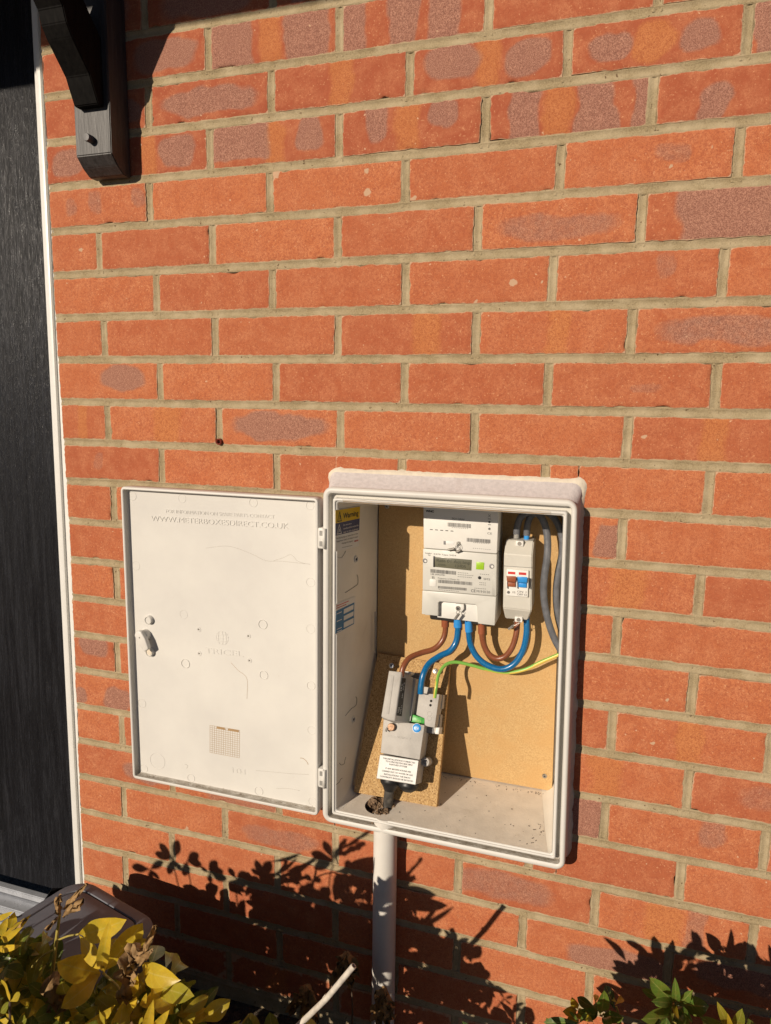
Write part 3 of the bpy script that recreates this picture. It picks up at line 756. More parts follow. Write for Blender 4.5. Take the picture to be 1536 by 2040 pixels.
bm = bmesh.new(); lathe(bm, Matrix.Translation((hc.x, hc.y, hc.z - .022)), [(hr + .001, .010), (hr + .001, .0190)], 32)
for f in [f for f in bm.faces if len(f.verts) > 4 and f.calc_center_median().z > hc.z - .005]: bm.faces.remove(f)
for f in bm.faces: f.normal_flip()
obj('hole_sleeve', bm, M['dark'], mb)
rd = random.Random(31); bm = bmesh.new()
for k in range(170):
    if k < 28: x = rd.gauss(.912, .012); y = rd.gauss(.0, .02)
    elif k < 120: x = rd.uniform(.62, .93); y = YB - .018 - abs(rd.gauss(0, .006))
    else: x = rd.uniform(.60, .93); y = rd.uniform(-.03, .1)
    if not (.59 < x < .932 and -.034 < y < .115) or (Vector((x, y, 0)) - Vector((hc.x, hc.y, 0))).length < hr + .003: continue
    s_ = rd.uniform(.0003, .0011); box(bm, (0, 0, 0), (s_ * rd.uniform(1, 3), s_, s_ * .7), Matrix.Translation((x, y, zfl(y) + s_ * .3)) @ Matrix.Rotation(rd.random() * 3, 4, 'Z'))
gr_ = obj('floor_grit', bm, M['soil'], mb); gr_['kind'] = 'stuff'
for zo, yy, rr_ in ((.0190, -.0424, .00035), (.0222, -.0398, .0005)):
    bm = bmesh.new(); x = XL + .035; pts_ = []
    while x < XRt - .035:
        pts_.append((x, yy, ZT - zo - .0004 + .0009 * noise.noise(Vector((x * 60, 0, zo * 900))))); x += .006
    tube(bm, pts_, rr_, 5, 2); obj('lip_crack', bm, M['printbrown'], mb)
# back board
bm = bmesh.new(); BY = .122
poly(bm, YP(BY), [(XL + .042, -.671), (wx(XRt - .034, ZB), -.671), (XRt - .032, -.163), (XL + .042, -.163)], h0=-.011, h1=0)
obj('backboard', bm, M['mdf'], mb)
def screw(px, py, pl, h, r, parent, name='screw', mt='steel', t=.0016):
    u, v = pl.hit(px, py, h); bm = bmesh.new(); Mx = pl.M(u, v, h)
    lathe(bm, Mx, [(r * .9, -.001), (r, t * .3), (r * .8, t), (r * .3, t * 1.05)], 18)
    Mk = Mx @ Matrix.Rotation(.5, 4, 'Z'); o = obj(name, bm, M[mt], parent, True, 40)
    bm = bmesh.new()
    for a_ in (0, math.pi / 2): box(bm, (0, 0, t * 1.1), (r * 1.1, r * .22, .0004), Mk @ Matrix.Rotation(a_, 4, 'Z'))
    return o, bm
def screwx(*a_, **k_):
    o, bm = screw(*a_, **k_); obj('cross_slot', bm, M['black'], o); return o
screwx(771, 1009, YP(BY), 0, .0045, mb); screwx(1085, 1546, YP(BY), 0, .0045, mb)
# tall grey clip in the rear left corner
bm = bmesh.new(); a_ = at(747.5, 1218, .10); c_ = at(747.5, 1296, .10)
tube(bm, [a_, c_], .0012, 8, sm=False); obj('corner_clip', bm, M['grey2'], mb)
# knobbly marks on the left inner wall: sockets, moulded line, cracks
pw = PL((XL + .0257, -.0385, 0), Vector((.0060, .0585, 0)), (0, 0, 1))
pw.N = -pw.N if pw.N.x < 0 else pw.N
def wallhit(px, py, h=0): return pw.hit(px, py, h)
def in_wall(px, py):                                 # the true moulded side is in two flats
    u, v = pw.hit(px, py); return u, v
for sx_, sy_ in ((709, 1114), (704, 1433)):
    u, v = pw.hit(sx_, sy_); bm = bmesh.new()
    Mx = Matrix.Translation(pw.w(u, v, 0)) @ Matrix((pw.U, pw.V, pw.N)).transposed().to_4x4()
    lathe(bm, Mx, [(.0062, -.001), (.0062, .0012), (.0048, .0018), (.0040, .0006), (.0038, .0002)], 20); o = obj('wall_socket', bm, M['inside'], mb, True, 40)
    bm = bmesh.new(); lathe(bm, Mx, [(.0024, .0006), (.0024, .0012)], 16); obj('screw', bm, M['dark'], o)
def scratch(name, pl, pts, h, r, mt, parent, sm=True):
    bm = bmesh.new(); tube(bm, [pl.w(*pl.hit(x, y, h), h) for x, y in pts], r, 5, 4, sm=sm); return obj(name, bm, M[mt], parent)
scratch('moulded_line', pw, [(711, 1145), (713, 1150), (713, 1162), (709, 1167), (688, 1181)], .0003, .0004, 'greyink', mb)
scratch('moulded_line', pw, [(709, 1388), (711, 1392), (710, 1403), (706, 1408), (700, 1412), (688, 1426)], .0003, .0004, 'greyink', mb)
scratch('crack', pw, [(689, 1508), (687, 1515), (686, 1521), (680, 1524), (676, 1520)], .0001, .0004, 'dark', mb)
scratch('crack', pw, [(682, 1550), (678, 1553), (676, 1558), (670, 1563)], .0001, .0004, 'dark', mb)
scratch('crack', pw, [(689, 1098), (684, 1107), (680, 1111), (673, 1111)], .0001, .0003, 'greyink', mb)
# stickers on the left inner wall
def sheet(name, pl, pxs, h, mt, parent, t=.0003):
    bm = bmesh.new(); poly(bm, pl, hits(pl, pxs, h), h0=h - t, h1=h); return obj(name, bm, M[mt], parent)
ws = sheet('warning_sticker', pw, [(669, 1057), (716, 1045), (715, 1079), (669, 1092)][0:0] or [(668, 1016), (718, 1008), (715, 1088), (668, 1099)], .0008, 'paper', mb)
ws['label'] = 'yellow and blue warning sticker with a triangle symbol'
sheet('yellow_band', pw, [(668.5, 1017), (717.5, 1009), (716.5, 1032.5), (668.5, 1043)], .0011, 'yellow', ws)
sheet('blue_band', pw, [(668.5, 1043.2), (716.5, 1032.7), (715.5, 1056), (668.5, 1067.5)], .0011, 'navy', ws)
def lineup(T, pl, text, pa, pb, hpx, h, sx=None, **k):
    """lettering set from pixel pa to pixel pb (left and right ends of its mid line)"""
    a_ = Vector(pl.hit(*pa, h)); b_ = Vector(pl.hit(*pb, h)); d = b_ - a_
    top = Vector(pl.hit(pa[0], pa[1] - hpx, h)); size = (top - a_).length * 1.35
    cu = bpy.data.curves.new('t', 'FONT'); cu.body = text; cu.size = size; o = bpy.data.objects.new('t', cu)
    me_ = bpy.data.meshes.new_from_object(o); xs = [q.co.x for q in me_.vertices]; wd = max(xs) - min(xs)
    bpy.data.objects.remove(o); bpy.data.curves.remove(cu); bpy.data.meshes.remove(me_)
    T.add(text, pl.M(a_.x, a_.y, h, math.atan2(d.y, d.x)), size, sx=d.length / wd, **k)
def tri(T, pl, A, B, C_, wd, h):
    P = [Vector(pl.hit(*q, h)) for q in (A, B, C_)]; c = (P[0] + P[1] + P[2]) / 3
    Q = [c + (q - c) * (1 - wd) for q in P]
    for i in range(3):
        j = (i + 1) % 3; T.quad(pl, [P[i], P[j], Q[j], Q[i]], h)
T = Txt()
lineup(T, pw, 'Warning', (684, 1028.5), (714, 1022), 11, .0014, bold=.0002)
tri(T, pw, (677, 1018), (672, 1040), (681, 1038), .25, .0014)
lineup(T, pw, '!', (675.9, 1031), (677.6, 1030.6), 9, .0014, bold=.0002)
for k, (tx, x1) in enumerate((('Avoid placing any items near to any', 713), ('equipment which are likely to cause', 713), ('damage by impact', 703))):
    y = 1073 + k * 6.2; xs = 670.5 if k < 2 else 681
    lineup(T, pw, tx, (xs, y - (xs - 670) * .24), (x1, y - (x1 - 670) * .24), 3.4, .0011)
T.quad(pw, hits(pw, [(681, 1086 + 5), (702, 1081 + 5), (702, 1081.6 + 5), (681, 1086.6 + 5)], .0011), .0011)
T.build('lettering', M['ink'], ws)
T = Txt()
tri(T, pw, (676, 1044), (670.5, 1065), (681, 1063), .22, .0014)
lineup(T, pw, 'A', (674, 1058), (678, 1057), 8, .0014)
for k, (tx, x1) in enumerate((('Do not store', 700), ('combustible materials', 714), ('near to this equipment', 714))):
    y = 1046.5 + k * 7; lineup(T, pw, tx, (684, y), (x1, y - (x1 - 684) * .24), 3.8, .0014)
T.build('white_lettering', M['whiteink'], ws)
T = Txt(); lineup(T, pw, 'eon', (706, 1078), (713.5, 1076), 4, .0011, bold=.0002); T.build('red_lettering', M['red'], ws)
bs_ = sheet('data_sticker', pw, [(669, 1203), (708, 1188), (707.5, 1242), (669, 1265)], .0008, 'paper', mb); bs_['label'] = 'white and blue form sticker'
bl = sheet('blue_panel', pw, [(669.5, 1217.5), (706, 1200), (705, 1243), (668.5, 1263)], .0011, 'blueprint', bs_)
for ya, yb in ((1, 10), (14.5, 23), (27.5, 38)):
    sheet('blank_box', pw, [(685.2, 1213 + ya), (704.5, 1203.5 + ya), (704, 1203.5 + yb), (685, 1213 + yb)], .0014, 'paper', bl)
T = Txt()
for ya in (6, 21, 37, 42): T.quad(pw, hits(pw, [(671, 1216.5 + ya), (681, 1212 + ya), (681, 1213.4 + ya), (671, 1217.9 + ya)], .0014), .0014)
T.build('white_rule', M['whiteink'], bl)
T = Txt()
for x0, x1, yo in ((670, 695, 1207), (670, 690, 1211.5)): T.quad(pw, hits(pw, [(x0, yo), (x1, yo - (x1 - x0) * .42), (x1, yo - (x1 - x0) * .42 + 1.5), (x0, yo + 1.5)], .0011), .0011)
T.build('print_line', M['red'], bs_)
# pale sealant round the box on the brickwork
bm = bmesh.new(); L = []
per = rr(XL - .001, ZB, XRt + .001, ZT + .0210, .016, 4)
dense = []
for i in range(len(per)):
    a_ = Vector(per[i]); c_ = Vector(per[(i + 1) % len(per)]); q = max(1, int((c_ - a_).length / .006))
    for k in range(q): dense.append(a_.lerp(c_, k / q))
cen = Vector(((XL + XRt) / 2, (ZB + ZT) / 2)); lp = [[], [], [], []]
for i, q in enumerate(dense):
    nx_ = Vector((1 if q.x > XRt - .01 else -1 if q.x < XL + .01 else 0, 1 if q.y > ZT else -1 if q.y < ZB + .012 else 0))
    if nx_.length == 0: nx_ = (q - cen)
    nx_.normalize(); s_ = noise.noise(Vector((q.x * 45, q.y * 45, 2))); s2 = noise.noise(Vector((q.x * 160, q.y * 160, 5)))
    top = 1 if nx_.y > .3 else 0; right = 1 if nx_.x > .5 else 0; lft = 1 if nx_.x < -.5 and q.y > ZT else 0
    wd = .0030 + .0040 * top + .0045 * right + .0020 * s_ + .0016 * s2 + (.004 if top and right else 0) + (.003 if q.x < XL + .02 and top else 0)
    h_ = .0014 + .0009 * s_
    for k, (o, y) in enumerate(((-.005, -.0035 if top else -.010), (-.0015, -.0034 if top else -.009), (wd * .75, -h_), (wd, .0032))):
        lp[k].append(bm.verts.new((wx(q.x, q.y) + nx_.x * o, y, q.y + nx_.y * o)))
for A, B in zip(lp, lp[1:]):
    for i in range(len(A)): bm.faces.new((A[i], B[i], B[(i + 1) % len(A)], A[(i + 1) % len(A)]))
bmesh.ops.recalc_face_normals(bm, faces=bm.faces)
obj('sealant_bead', bm, M['sealant'], mb, True, 80)

# ------------------------------------------------------------------ box door (open, flat against the wall)
DX0, DX1, DZ0, DZ1 = .1668, .5462, -.7010, -.1465
pd = YP(-.0300)                                      # the panel plane
bm = bmesh.new()
def dsweep(bm, prof, r0, cap):
    L = []
    for o, y in prof:
        pts = rr(DX0 + o, DZ0 + o, DX1 - o, DZ1 - o, max(r0 - o, .002), 5); L.append([bm.verts.new((a_, y, c_)) for a_, c_ in pts])
    for A, B in zip(L, L[1:]):
        for i in range(len(A)): bm.faces.new((A[i], B[i], B[(i + 1) % len(A)], A[(i + 1) % len(A)]))
    if cap: bm.faces.new(L[-1])
    bmesh.ops.recalc_face_normals(bm, faces=bm.faces)
    return L
dsweep(bm, [(.06, -.0150), (.004, -.0150), (.0005, -.019), (0, -.040), (.0012, -.0420), (.0040, -.0424), (.0052, -.0415), (.0054, -.0402)], .008, False)
dsweep(bm, [(.0085, -.0303), (.0100, -.0300)], .008, True)
bd = obj('door', bm, M['cream'], mb, True, 40); bd['label'] = 'cream box door lying open with moulded lettering inside'
bm = bmesh.new(); dsweep(bm, [(.0054, -.0402), (.0058, -.037), (.0064, -.0325), (.0085, -.0303)], .008, False)
obj('door_channel', bm, M['gutter'], bd, True, 40)
T = Txt()
lineup(T, pd, 'FOR INFORMATION ON SPARE PARTS CONTACT', (330, 1018.5), (546, 1030), 7.5, .0004, ext=.0003, bold=-.0001)
lineup(T, pd, 'WWW.METERBOXESDIRECT.CO.UK', (301, 1033), (575, 1049), 11, .0005, ext=.0005, bold=-.0001)
lineup(T, pd, 'TRICEL', (408, 1296), (484, 1304), 11, .0002, ext=.0004)
lineup(T, pd, '101', (458, 1534), (484, 1538), 11, .0002, ext=.0003, bold=-.0003)
T.build('moulded_lettering', M['cream'], bd)
def ringm(bm, pl, u, v, r, w_, h, n=28):
    a_ = circ(u, v, r, n); b_ = circ(u, v, r - w_, n); c_ = circ(u, v, r - w_ / 2, n)
    L = [[bm.verts.new(pl.w(x, y, hh)) for x, y in q] for q, hh in ((a_, -.0001), (c_, h), (b_, -.0001))]
    for A, B in zip(L, L[1:]):
        for i in range(n): bm.faces.new((A[i], A[(i + 1) % n], B[(i + 1) % n], B[i]))
for x, y, r, h in ((264, 988, 8, .0005), (363, 993, 8, .0004), (505, 1001, 8.5, .0006), (618, 1007, 8.5, .0005), (271, 1127, 8, .0004), (619, 1160, 9, .0006), (619, 1253, 9, .0005), (366, 1224, 8, .0004), (524, 1244, 9, .0012), (370, 1322, 8.5, .0012), (526, 1345, 8.5, .0010), (620, 1366, 8.5, .001), (621, 1455, 8.5, .0006), (283, 1401, 8, .0006), (287, 1531, 7.5, .0006), (381, 1550, 7.5, .0007), (516, 1576, 8.5, .0008), (623, 1597, 8.5, .0006), (314, 1516, 15, .0005)):
    u, v = pd.hit(x, y); bm = bmesh.new(); rad = (pd.hit(x + r, y)[0] - u) * 1.0
    ringm(bm, pd, u, v, rad, .0012, h); bmesh.ops.recalc_face_normals(bm, faces=bm.faces); obj('moulded_ring', bm, M['cream'], bd, True, 60)
for x, y in ((396, 1254), (495, 1267), (397, 1302), (497, 1316)):
    u, v = pd.hit(x, y); bm = bmesh.new(); lathe(bm, pd.M(u, v, 0), [(.0048, -.0002), (.0044, .0006), (.0024, .0007), (.0016, -.0001)], 18); o = obj('fixing_boss', bm, M['cream'], bd, True, 40)
    bm = bmesh.new(); lathe(bm, pd.M(u, v, 0), [(.0014, 0), (.0010, .0012)], 12); obj('pin', bm, M['lead'], o, True)
# globe emblem
bm = bmesh.new(); u, v = pd.hit(443, 1271); gr = .0125
ringm(bm, pd, u, v, gr, .0010, .0004, 30)
for k in (-.5, 0, .5):
    tube(bm, [pd.w(u + gr * k * 1.0 + gr * .12 * (1 - q * q) * (1 if k >= 0 else -1), v + gr * q * math.sqrt(1 - (k * .9) ** 2), .0001) for q in (-1, -.5, 0, .5, 1)], .0004, 6)
    tube(bm, [pd.w(u + gr * q * math.sqrt(1 - (k * .9) ** 2), v + gr * (k + .18 * q), .0001) for q in (-1, 0, 1)], .0004, 6)
obj('globe_emblem', bm, M['cream'], bd)
# the printed grid (inspection record)
T = Txt(); h = .0002
A, B, C_, E_ = [Vector(pd.hit(*q, h)) for q in ((418, 1445), (477, 1455), (476.5, 1510), (418, 1499))]
for k in range(14):
    t = k / 13; p0 = A.lerp(B, t); p1 = E_.lerp(C_, t); T.quad(pd, [p0, p0 + Vector((.00055, 0)), p1 + Vector((.00055, 0)), p1], h)
for k in range(14):
    t = k / 13; p0 = A.lerp(E_, t); p1 = B.lerp(C_, t); T.quad(pd, [p0, p1, p1 + Vector((0, .0005)), p0 + Vector((0, .0005))], h + .0001)
for t0, t1 in ((.24, .50), (.64, .98)):
    T.quad(pd, [A.lerp(B, t0), A.lerp(B, t1), A.lerp(B, t1).lerp(C_, .07), A.lerp(B, t0).lerp(E_, .07)], h + .0002)
T.build('printed_grid', M['printbrown'], bd)
for pts_, r in (([(410, 1092), (455, 1088), (500, 1103), (530, 1117), (560, 1118), (618, 1124)], .00022), ([(545, 1117), (562, 1112), (580, 1105), (592, 1117), (608, 1123)], .0002), ([(460, 1320), (475, 1336), (492, 1352), (492, 1392)], .0003),
                ([(598, 1510), (604, 1511), (611, 1517), (614, 1523)], .0005), ([(510, 1535), (545, 1538), (575, 1541), (615, 1543)], .0002), ([(550, 1571), (575, 1571), (597, 1575)], .0002)):
    scratch('hairline_crack', pd, pts_, 0, r, 'printbrown' if r > .00025 else 'faintline', bd)
scratch('hairline_crack', pd, [(368, 1522), (374, 1525), (372, 1531)], 0, .0003, 'faintline', bd)
# dirt lying in the bottom channel
rd = random.Random(5); bm = bmesh.new()
for k in range(260):
    x = DX0 + .008 + rd.random() * (DX1 - DX0 - .016); z = DZ0 + .0065 + rd.random() ** 2 * .003; s_ = rd.uniform(.0002, .0006)
    box(bm, (x, -.0300 - rd.random() * .009, z), (s_ * 2.2, s_, s_ * .8))
obj('channel_dirt', bm, M['foam'], bd)
# latch
u, v = pd.hit(285, 1277, .0)
lt = None
bm = bmesh.new()
A = Vector(pd.hit(275, 1262, .018)); B = Vector(pd.hit(292, 1293, .018)); d = (B - A); ln = d.length; d.normalize(); nrm = Vector((-d.y, d.x)); hw = .0088
shape = [A - d * .004 + nrm * hw * .5, A + nrm * hw, A + nrm * hw * 1.0 + d * ln * .5, B + nrm * hw * .55 + d * .002, B - nrm * hw * .75 + d * .003, A - nrm * hw * 1.0 + d * ln * .5, A - nrm * hw, A - d * .004 - nrm * hw * .4]
poly(bm, pd, [tuple(q) for q in shape], h0=.012, h1=.020, bevel=.0022, seg=3)
lt = obj('latch', bm, M['pipe'], bd, True, 50); lt['label'] = 'grey turning latch'
bm = bmesh.new(); q = A + d * .008; lathe(bm, pd.M(q.x, q.y, 0), [(.0105, -.001), (.0100, .011), (.0085, .0125)], 22); obj('latch_hub', bm, M['cream'], lt, True, 40)
bm = bmesh.new(); lathe(bm, pd.M(q.x, q.y, .0195), [(.0014, 0), (.0014, .0008)], 12); obj('pin', bm, M['lead'], lt)
for x, y, mt in ((295, 1236, 'cream'), (297, 1300, 'printbrown')):
    u, v = pd.hit(x, y, .006); bm = bmesh.new(); lathe(bm, pd.M(u, v, 0), [(.0082, -.0005), (.0078, .0055), (.0066, .0068), (.0060, .0052)], 22); o = obj('stud', bm, M['cream'], bd, True, 40)
    bm = bmesh.new(); lathe(bm, pd.M(u, v, .0050), [(.0056, 0), (.0050, .0008)], 18); obj('stud_face', bm, M['sealant'] if mt != 'cream' else M['cream'], o)
# hinges
for yy in (1072, 1549):
    A = at(643, yy, -.040); bm = bmesh.new()
    poly(bm, YP(-.036), rr(A.x - .0075, A.z - .017, A.x + .0065, A.z + .017, .002, 2), h0=-.008, h1=.007, bevel=.001)
    hg = obj('hinge', bm, M['cream'], mb, True, 40)
    for dz in (-.009, .0085):
        bm = bmesh.new(); poly(bm, YP(-.0431), rr(A.x - .0045, A.z + dz - .0042, A.x + .0010, A.z + dz + .0042, .0006, 1), h0=0, h1=.0003); obj('slot', bm, M['grey2'], hg)
    bm = bmesh.new(); tube(bm, [(A.x + .004, -.0435, A.z - .0165), (A.x + .004, -.0435, A.z + .0165)], .0028, 12, sm=False); obj('knuckle', bm, M['cream'], hg)

# ------------------------------------------------------------------ electricity meter
em = thing('electricity_meter', (.758, .09, -.36), 'pale grey smart electricity meter with a white communications hub, on the upper backboard', 'electricity meter')
MY = .050; pm = YP(MY)
def pprism(name, pl, front, h1, h0, mt, parent, bevel=.0012, back=None, seg=2, smooth=True):
    bm = bmesh.new(); poly(bm, pl, hits(pl, front, h1), hits(pl, back, h0) if back else None, h0=h0, h1=h1, bevel=bevel, seg=seg)
    return obj(name, bm, M[mt], parent, smooth, 40)
pprism('base_plate', pm, [(846, 1006), (992, 1016), (989, 1240), (846, 1225)], -.020, -(BY - MY) + .0005, 'meter_grey', em)
hub = pprism('communications_hub', pm, [(843, 990), (995, 1000), (990, 1103.5), (843.5, 1092)], .0022, -.022, 'meter_white', em, .002)
bodym = pprism('meter_body', pm, [(842.5, 1093.0), (990, 1104.6), (988.5, 1188), (841.5, 1175.5)], .0014, -.022, 'meter_grey', em, .0015)
# terminal cover with the arch cut out for the sealing screw
tc = [(841.3, 1176.4), (988.3, 1188.8), (985.5, 1246.5)]
arch = [(952, 1242.5), (950, 1208), (947, 1204.5), (876, 1198.5), (873, 1201), (872.5, 1227.5), (840, 1223.5)]
pprism('terminal_cover', pm, tc + arch, 0, -.022, 'meter_grey', em, .0012)
rec = pprism('terminal_recess', pm, [(871, 1196), (955, 1203), (953, 1240), (880, 1231), (871, 1230)], -.010, -.022, 'meter_white', em, .001)
pprism('screw_lug', pm, [(907, 1203), (924, 1204), (924, 1214), (919, 1220), (909, 1219)], -.003, -.0095, 'meter_white', em, .0008)
screwx(912.5, 1212, pm, -.0028, .0042, em)
for x in (981.0, 983.4, 985.8):
    bm = bmesh.new(); tube(bm, [pm.w(*pm.hit(x + .5, 1136, .0014), .0013), pm.w(*pm.hit(x - .6, 1187, .0014), .0013)], .00045, 6, sm=False); obj('moulded_rib', bm, M['meter_grey'], bodym)
scr = pprism('display', pm, [(864.5, 1109.2), (940, 1115.5), (939, 1137), (864, 1129.2)], .0020, .0008, 'lcd', em, .0003)
pprism('display_shade', pm, [(863, 1108), (866.5, 1108.2), (866, 1130), (863, 1129.6)], .0023, .0008, 'black', em, .0002)
T = Txt(); lineup(T, pm, 'Rate 01 Act Imp', (869, 1116), (936, 1122), 6.4, .0023); lineup(T, pm, 'kWh', (873, 1125), (888, 1126.4), 4, .0023); lineup(T, pm, '13705', (905, 1127.5), (926, 1129.3), 6, .0023); T.build('segments', M['lcdink'], scr)
gb = pprism('green_button', pm, [(949, 1119.5), (964.5, 1120.8), (963.5, 1135.5), (948, 1134.2)], .0026, .001, 'green', em, .0006)
pb = pprism('push_button', pm, [(856, 1154), (869, 1155), (868.5, 1169), (855.5, 1168)], .0024, .001, 'meter_white', em, .0008)
for x, y in ((846.5, 1117), (979.5, 1128)):
    u, v = pm.hit(x, y, .0016); bm = bmesh.new(); lathe(bm, pm.M(u, v, 0), [(.0040, .0012), (.0040, .0020), (.0030, .0024)], 18); o = obj('screw_well', bm, M['cut_dark'], em, True, 40)
    bm = bmesh.new(); lathe(bm, pm.M(u + .0012, v - .0004, .002), [(.0024, 0), (.0020, .0007)], 14); obj('screw', bm, M['meter_white'], o, True)
u, v = pm.hit(955.5, 1151, .0016); bm = bmesh.new(); lathe(bm, pm.M(u, v, .0013), [(.0028, 0), (.0027, .0006), (.0015, .0007)], 16); obj('optical_port', bm, M['black'], em, True, 40)
# window slot and seal on the hub
pprism('slot', pm, [(883.5, 1078), (905, 1079.5), (905, 1085.5), (883.5, 1084.2)], .0026, .0020, 'whiteink', hub, .0002)
pprism('slot_shadow_line', pm, [(883.5, 1077.5), (888, 1077.8), (888, 1085), (883.5, 1084.7)], .0029, .0020, 'cut_dark', hub, .0002)
screwx(913.5, 1083, pm, .0026, .0038, em)
sealg = []
def seal(name, px, py, px2, py2, y, parent, r=.0022, mt='lead'):
    a_ = at(px, py, y); b_ = at(px2, py2, y); bm = bmesh.new(); tube(bm, [a_, b_], [r * .9, r * 1.1, r], 10, sm=False); return obj(name, bm, M[mt], parent, True)
def wire(px_list, y, parent, r=.0004):
    bm = bmesh.new(); tube(bm, [at(a_, b_, yy) for (a_, b_), yy in zip(px_list, y)], r, 5, 5); return obj('seal_wire', bm, M['steel'], parent)
seal('seal_tag', 892, 1095.5, 905, 1093, MY - .006, em, .0021); seal('seal_tag', 908, 1100, 917, 1096.5, MY - .006, em, .0021)
wire([(906, 1093), (914, 1083), (918, 1090), (916, 1097)], [MY - .006] * 4, em); wire([(907, 1090), (909, 1086), (914, 1092), (917, 1097)], [MY - .006] * 4, em)
seal('seal_tag', 906, 1234, 914, 1223, MY - .004, em, .0024); wire([(911, 1216), (909, 1221), (913, 1224), (917, 1218)], [MY - .004] * 4, em)
def barcode(T, pl, A, B, hpx, h, seed, n=34):
    rb = random.Random(seed); t = 0
    while t < .985:
        w_ = rb.choice((.006, .010, .016)); 
        x0 = A[0] + (B[0] - A[0]) * t; y0 = A[1] + (B[1] - A[1]) * t; x1 = A[0] + (B[0] - A[0]) * (t + w_); y1 = A[1] + (B[1] - A[1]) * (t + w_)
        T.quad(pl, hits(pl, [(x0, y0), (x1, y1), (x1, y1 + hpx), (x0, y0 + hpx)], h), h); t += w_ + rb.choice((.008, .012, .016))
T = Txt(); h = .0025
lineup(T, pm, 'WNC', (848.5, 1018), (864, 1019.2), 4, h, bold=.0003); lineup(T, pm, 'SKU1 Cellular', (900, 1033), (925.5, 1035), 4, h)
for k in range(5):
    x = 856.5 + k * 10.3; y = 1054 + k * .75; T.quad(pm, hits(pm, [(x, y), (x + 5.5, y + .4), (x + 5.5, y + 1.9), (x, y + 1.5)], h), h)
u, v = pm.hit(975, 1028, h)
for s_ in (1, -1): T.quad(pm, [(u - .002 * s_ - .0003, v - .002), (u - .002 * s_ + .0004, v - .002), (u + .002 * s_ + .0004, v + .0025), (u + .002 * s_ - .0003, v + .0025)], h)
T.quad(pm, hits(pm, [(972, 1033), (978, 1033.5), (978, 1034.6), (972, 1034.1)], h), h)
T.quad(pm, circ(*pm.hit(975, 1040, h), .0019, 14), h); T.quad(pm, hits(pm, [(972, 1044.5), (978, 1045), (978, 1046.2), (972, 1045.7)], h), h)
T.build('lettering', M['ink'], hub)
T = Txt(); barcode(T, pm, (892, 1040.8), (938.5, 1044.2), 8, h, 4); barcode(T, pm, (930, 1071.5), (978, 1075), 7.5, h, 9)
T.quad(pm, circ(*pm.hit(975, 1053.5, h), .0020, 14), h); lineup(T, pm, 'CE', (970.5, 1062.5), (979.5, 1063.2), 4.2, h)
for a_, b_, y0, y1 in ((900, 934, 1050.4, 1053), (943, 976, 1080.5, 1083), (942, 979, 1091.5, 1094.7)):
    nn = 9
    for q in range(nn):
        x = a_ + (b_ - a_) * q / nn; yy = y0 + (y1 - y0) * q / nn; T.quad(pm, hits(pm, [(x, yy), (x + 2.2, yy + .2), (x + 2.2, yy + 1), (x, yy + .8)], h), h)
T.build('fine_print', M['greyink'], hub)
T = Txt(); h = .0018
lineup(T, pm, 'Landis+', (847, 1101.5), (860, 1102.6), 3, h); lineup(T, pm, 'Gyr', (852, 1105.5), (858, 1106), 3, h); lineup(T, pm, 'E470 Type 5424', (864, 1103.6), (908, 1107), 3, h)
barcode(T, pm, (857.5, 1133.5), (908.5, 1138), 7.2, h, 12); barcode(T, pm, (872.5, 1154.5), (941.5, 1159.8), 6.6, h, 14); barcode(T, pm, (872.5, 1167), (930.5, 1171.6), 5.2, h, 15)
lineup(T, pm, '18L2042781', (857, 1143.5), (885, 1146), 3.4, h); lineup(T, pm, 'B', (860, 1150.5), (865, 1150.9), 5, h); lineup(T, pm, 'Property of Meter Fit', (872, 1151.5), (915, 1155.3), 2.8, h)
lineup(T, pm, 'CE', (938, 1177), (947, 1177.6), 6, h, bold=.0001); lineup(T, pm, 'M19', (949, 1178), (960, 1178.9), 5, h); lineup(T, pm, '0120', (962, 1179), (976, 1180.2), 5, h)
lineup(T, pm, 'SM2', (963, 1153.5), (976, 1154.6), 4.2, h)
for a_, b_, y0, y1 in ((912, 934, 1140, 1141.8), (912, 944, 1144, 1146.6), (912, 941, 1148, 1150.4), (956, 976, 1143, 1144.6), (955, 969, 1160, 1161.2), (955, 969, 1164, 1165.2), (874, 915, 1174.2, 1177.6), (945, 969, 1171, 1173)):
    nn = max(4, int((b_ - a_) / 3.4))
    for q in range(nn):
        x = a_ + (b_ - a_) * q / nn; yy = y0 + (y1 - y0) * q / nn; T.quad(pm, hits(pm, [(x, yy), (x + 2.2, yy + .2), (x + 2.2, yy + 1.2), (x, yy + 1)], h), h)
T.build('lettering', M['greyink'], bodym)

# ------------------------------------------------------------------ isolator switch
iso = thing('isolator_switch', (.87, .12, -.40), 'narrow pale grey double-pole isolator with brown and blue levers, right of the meter', 'isolator switch')
IY = .060; pi_ = YP(IY)
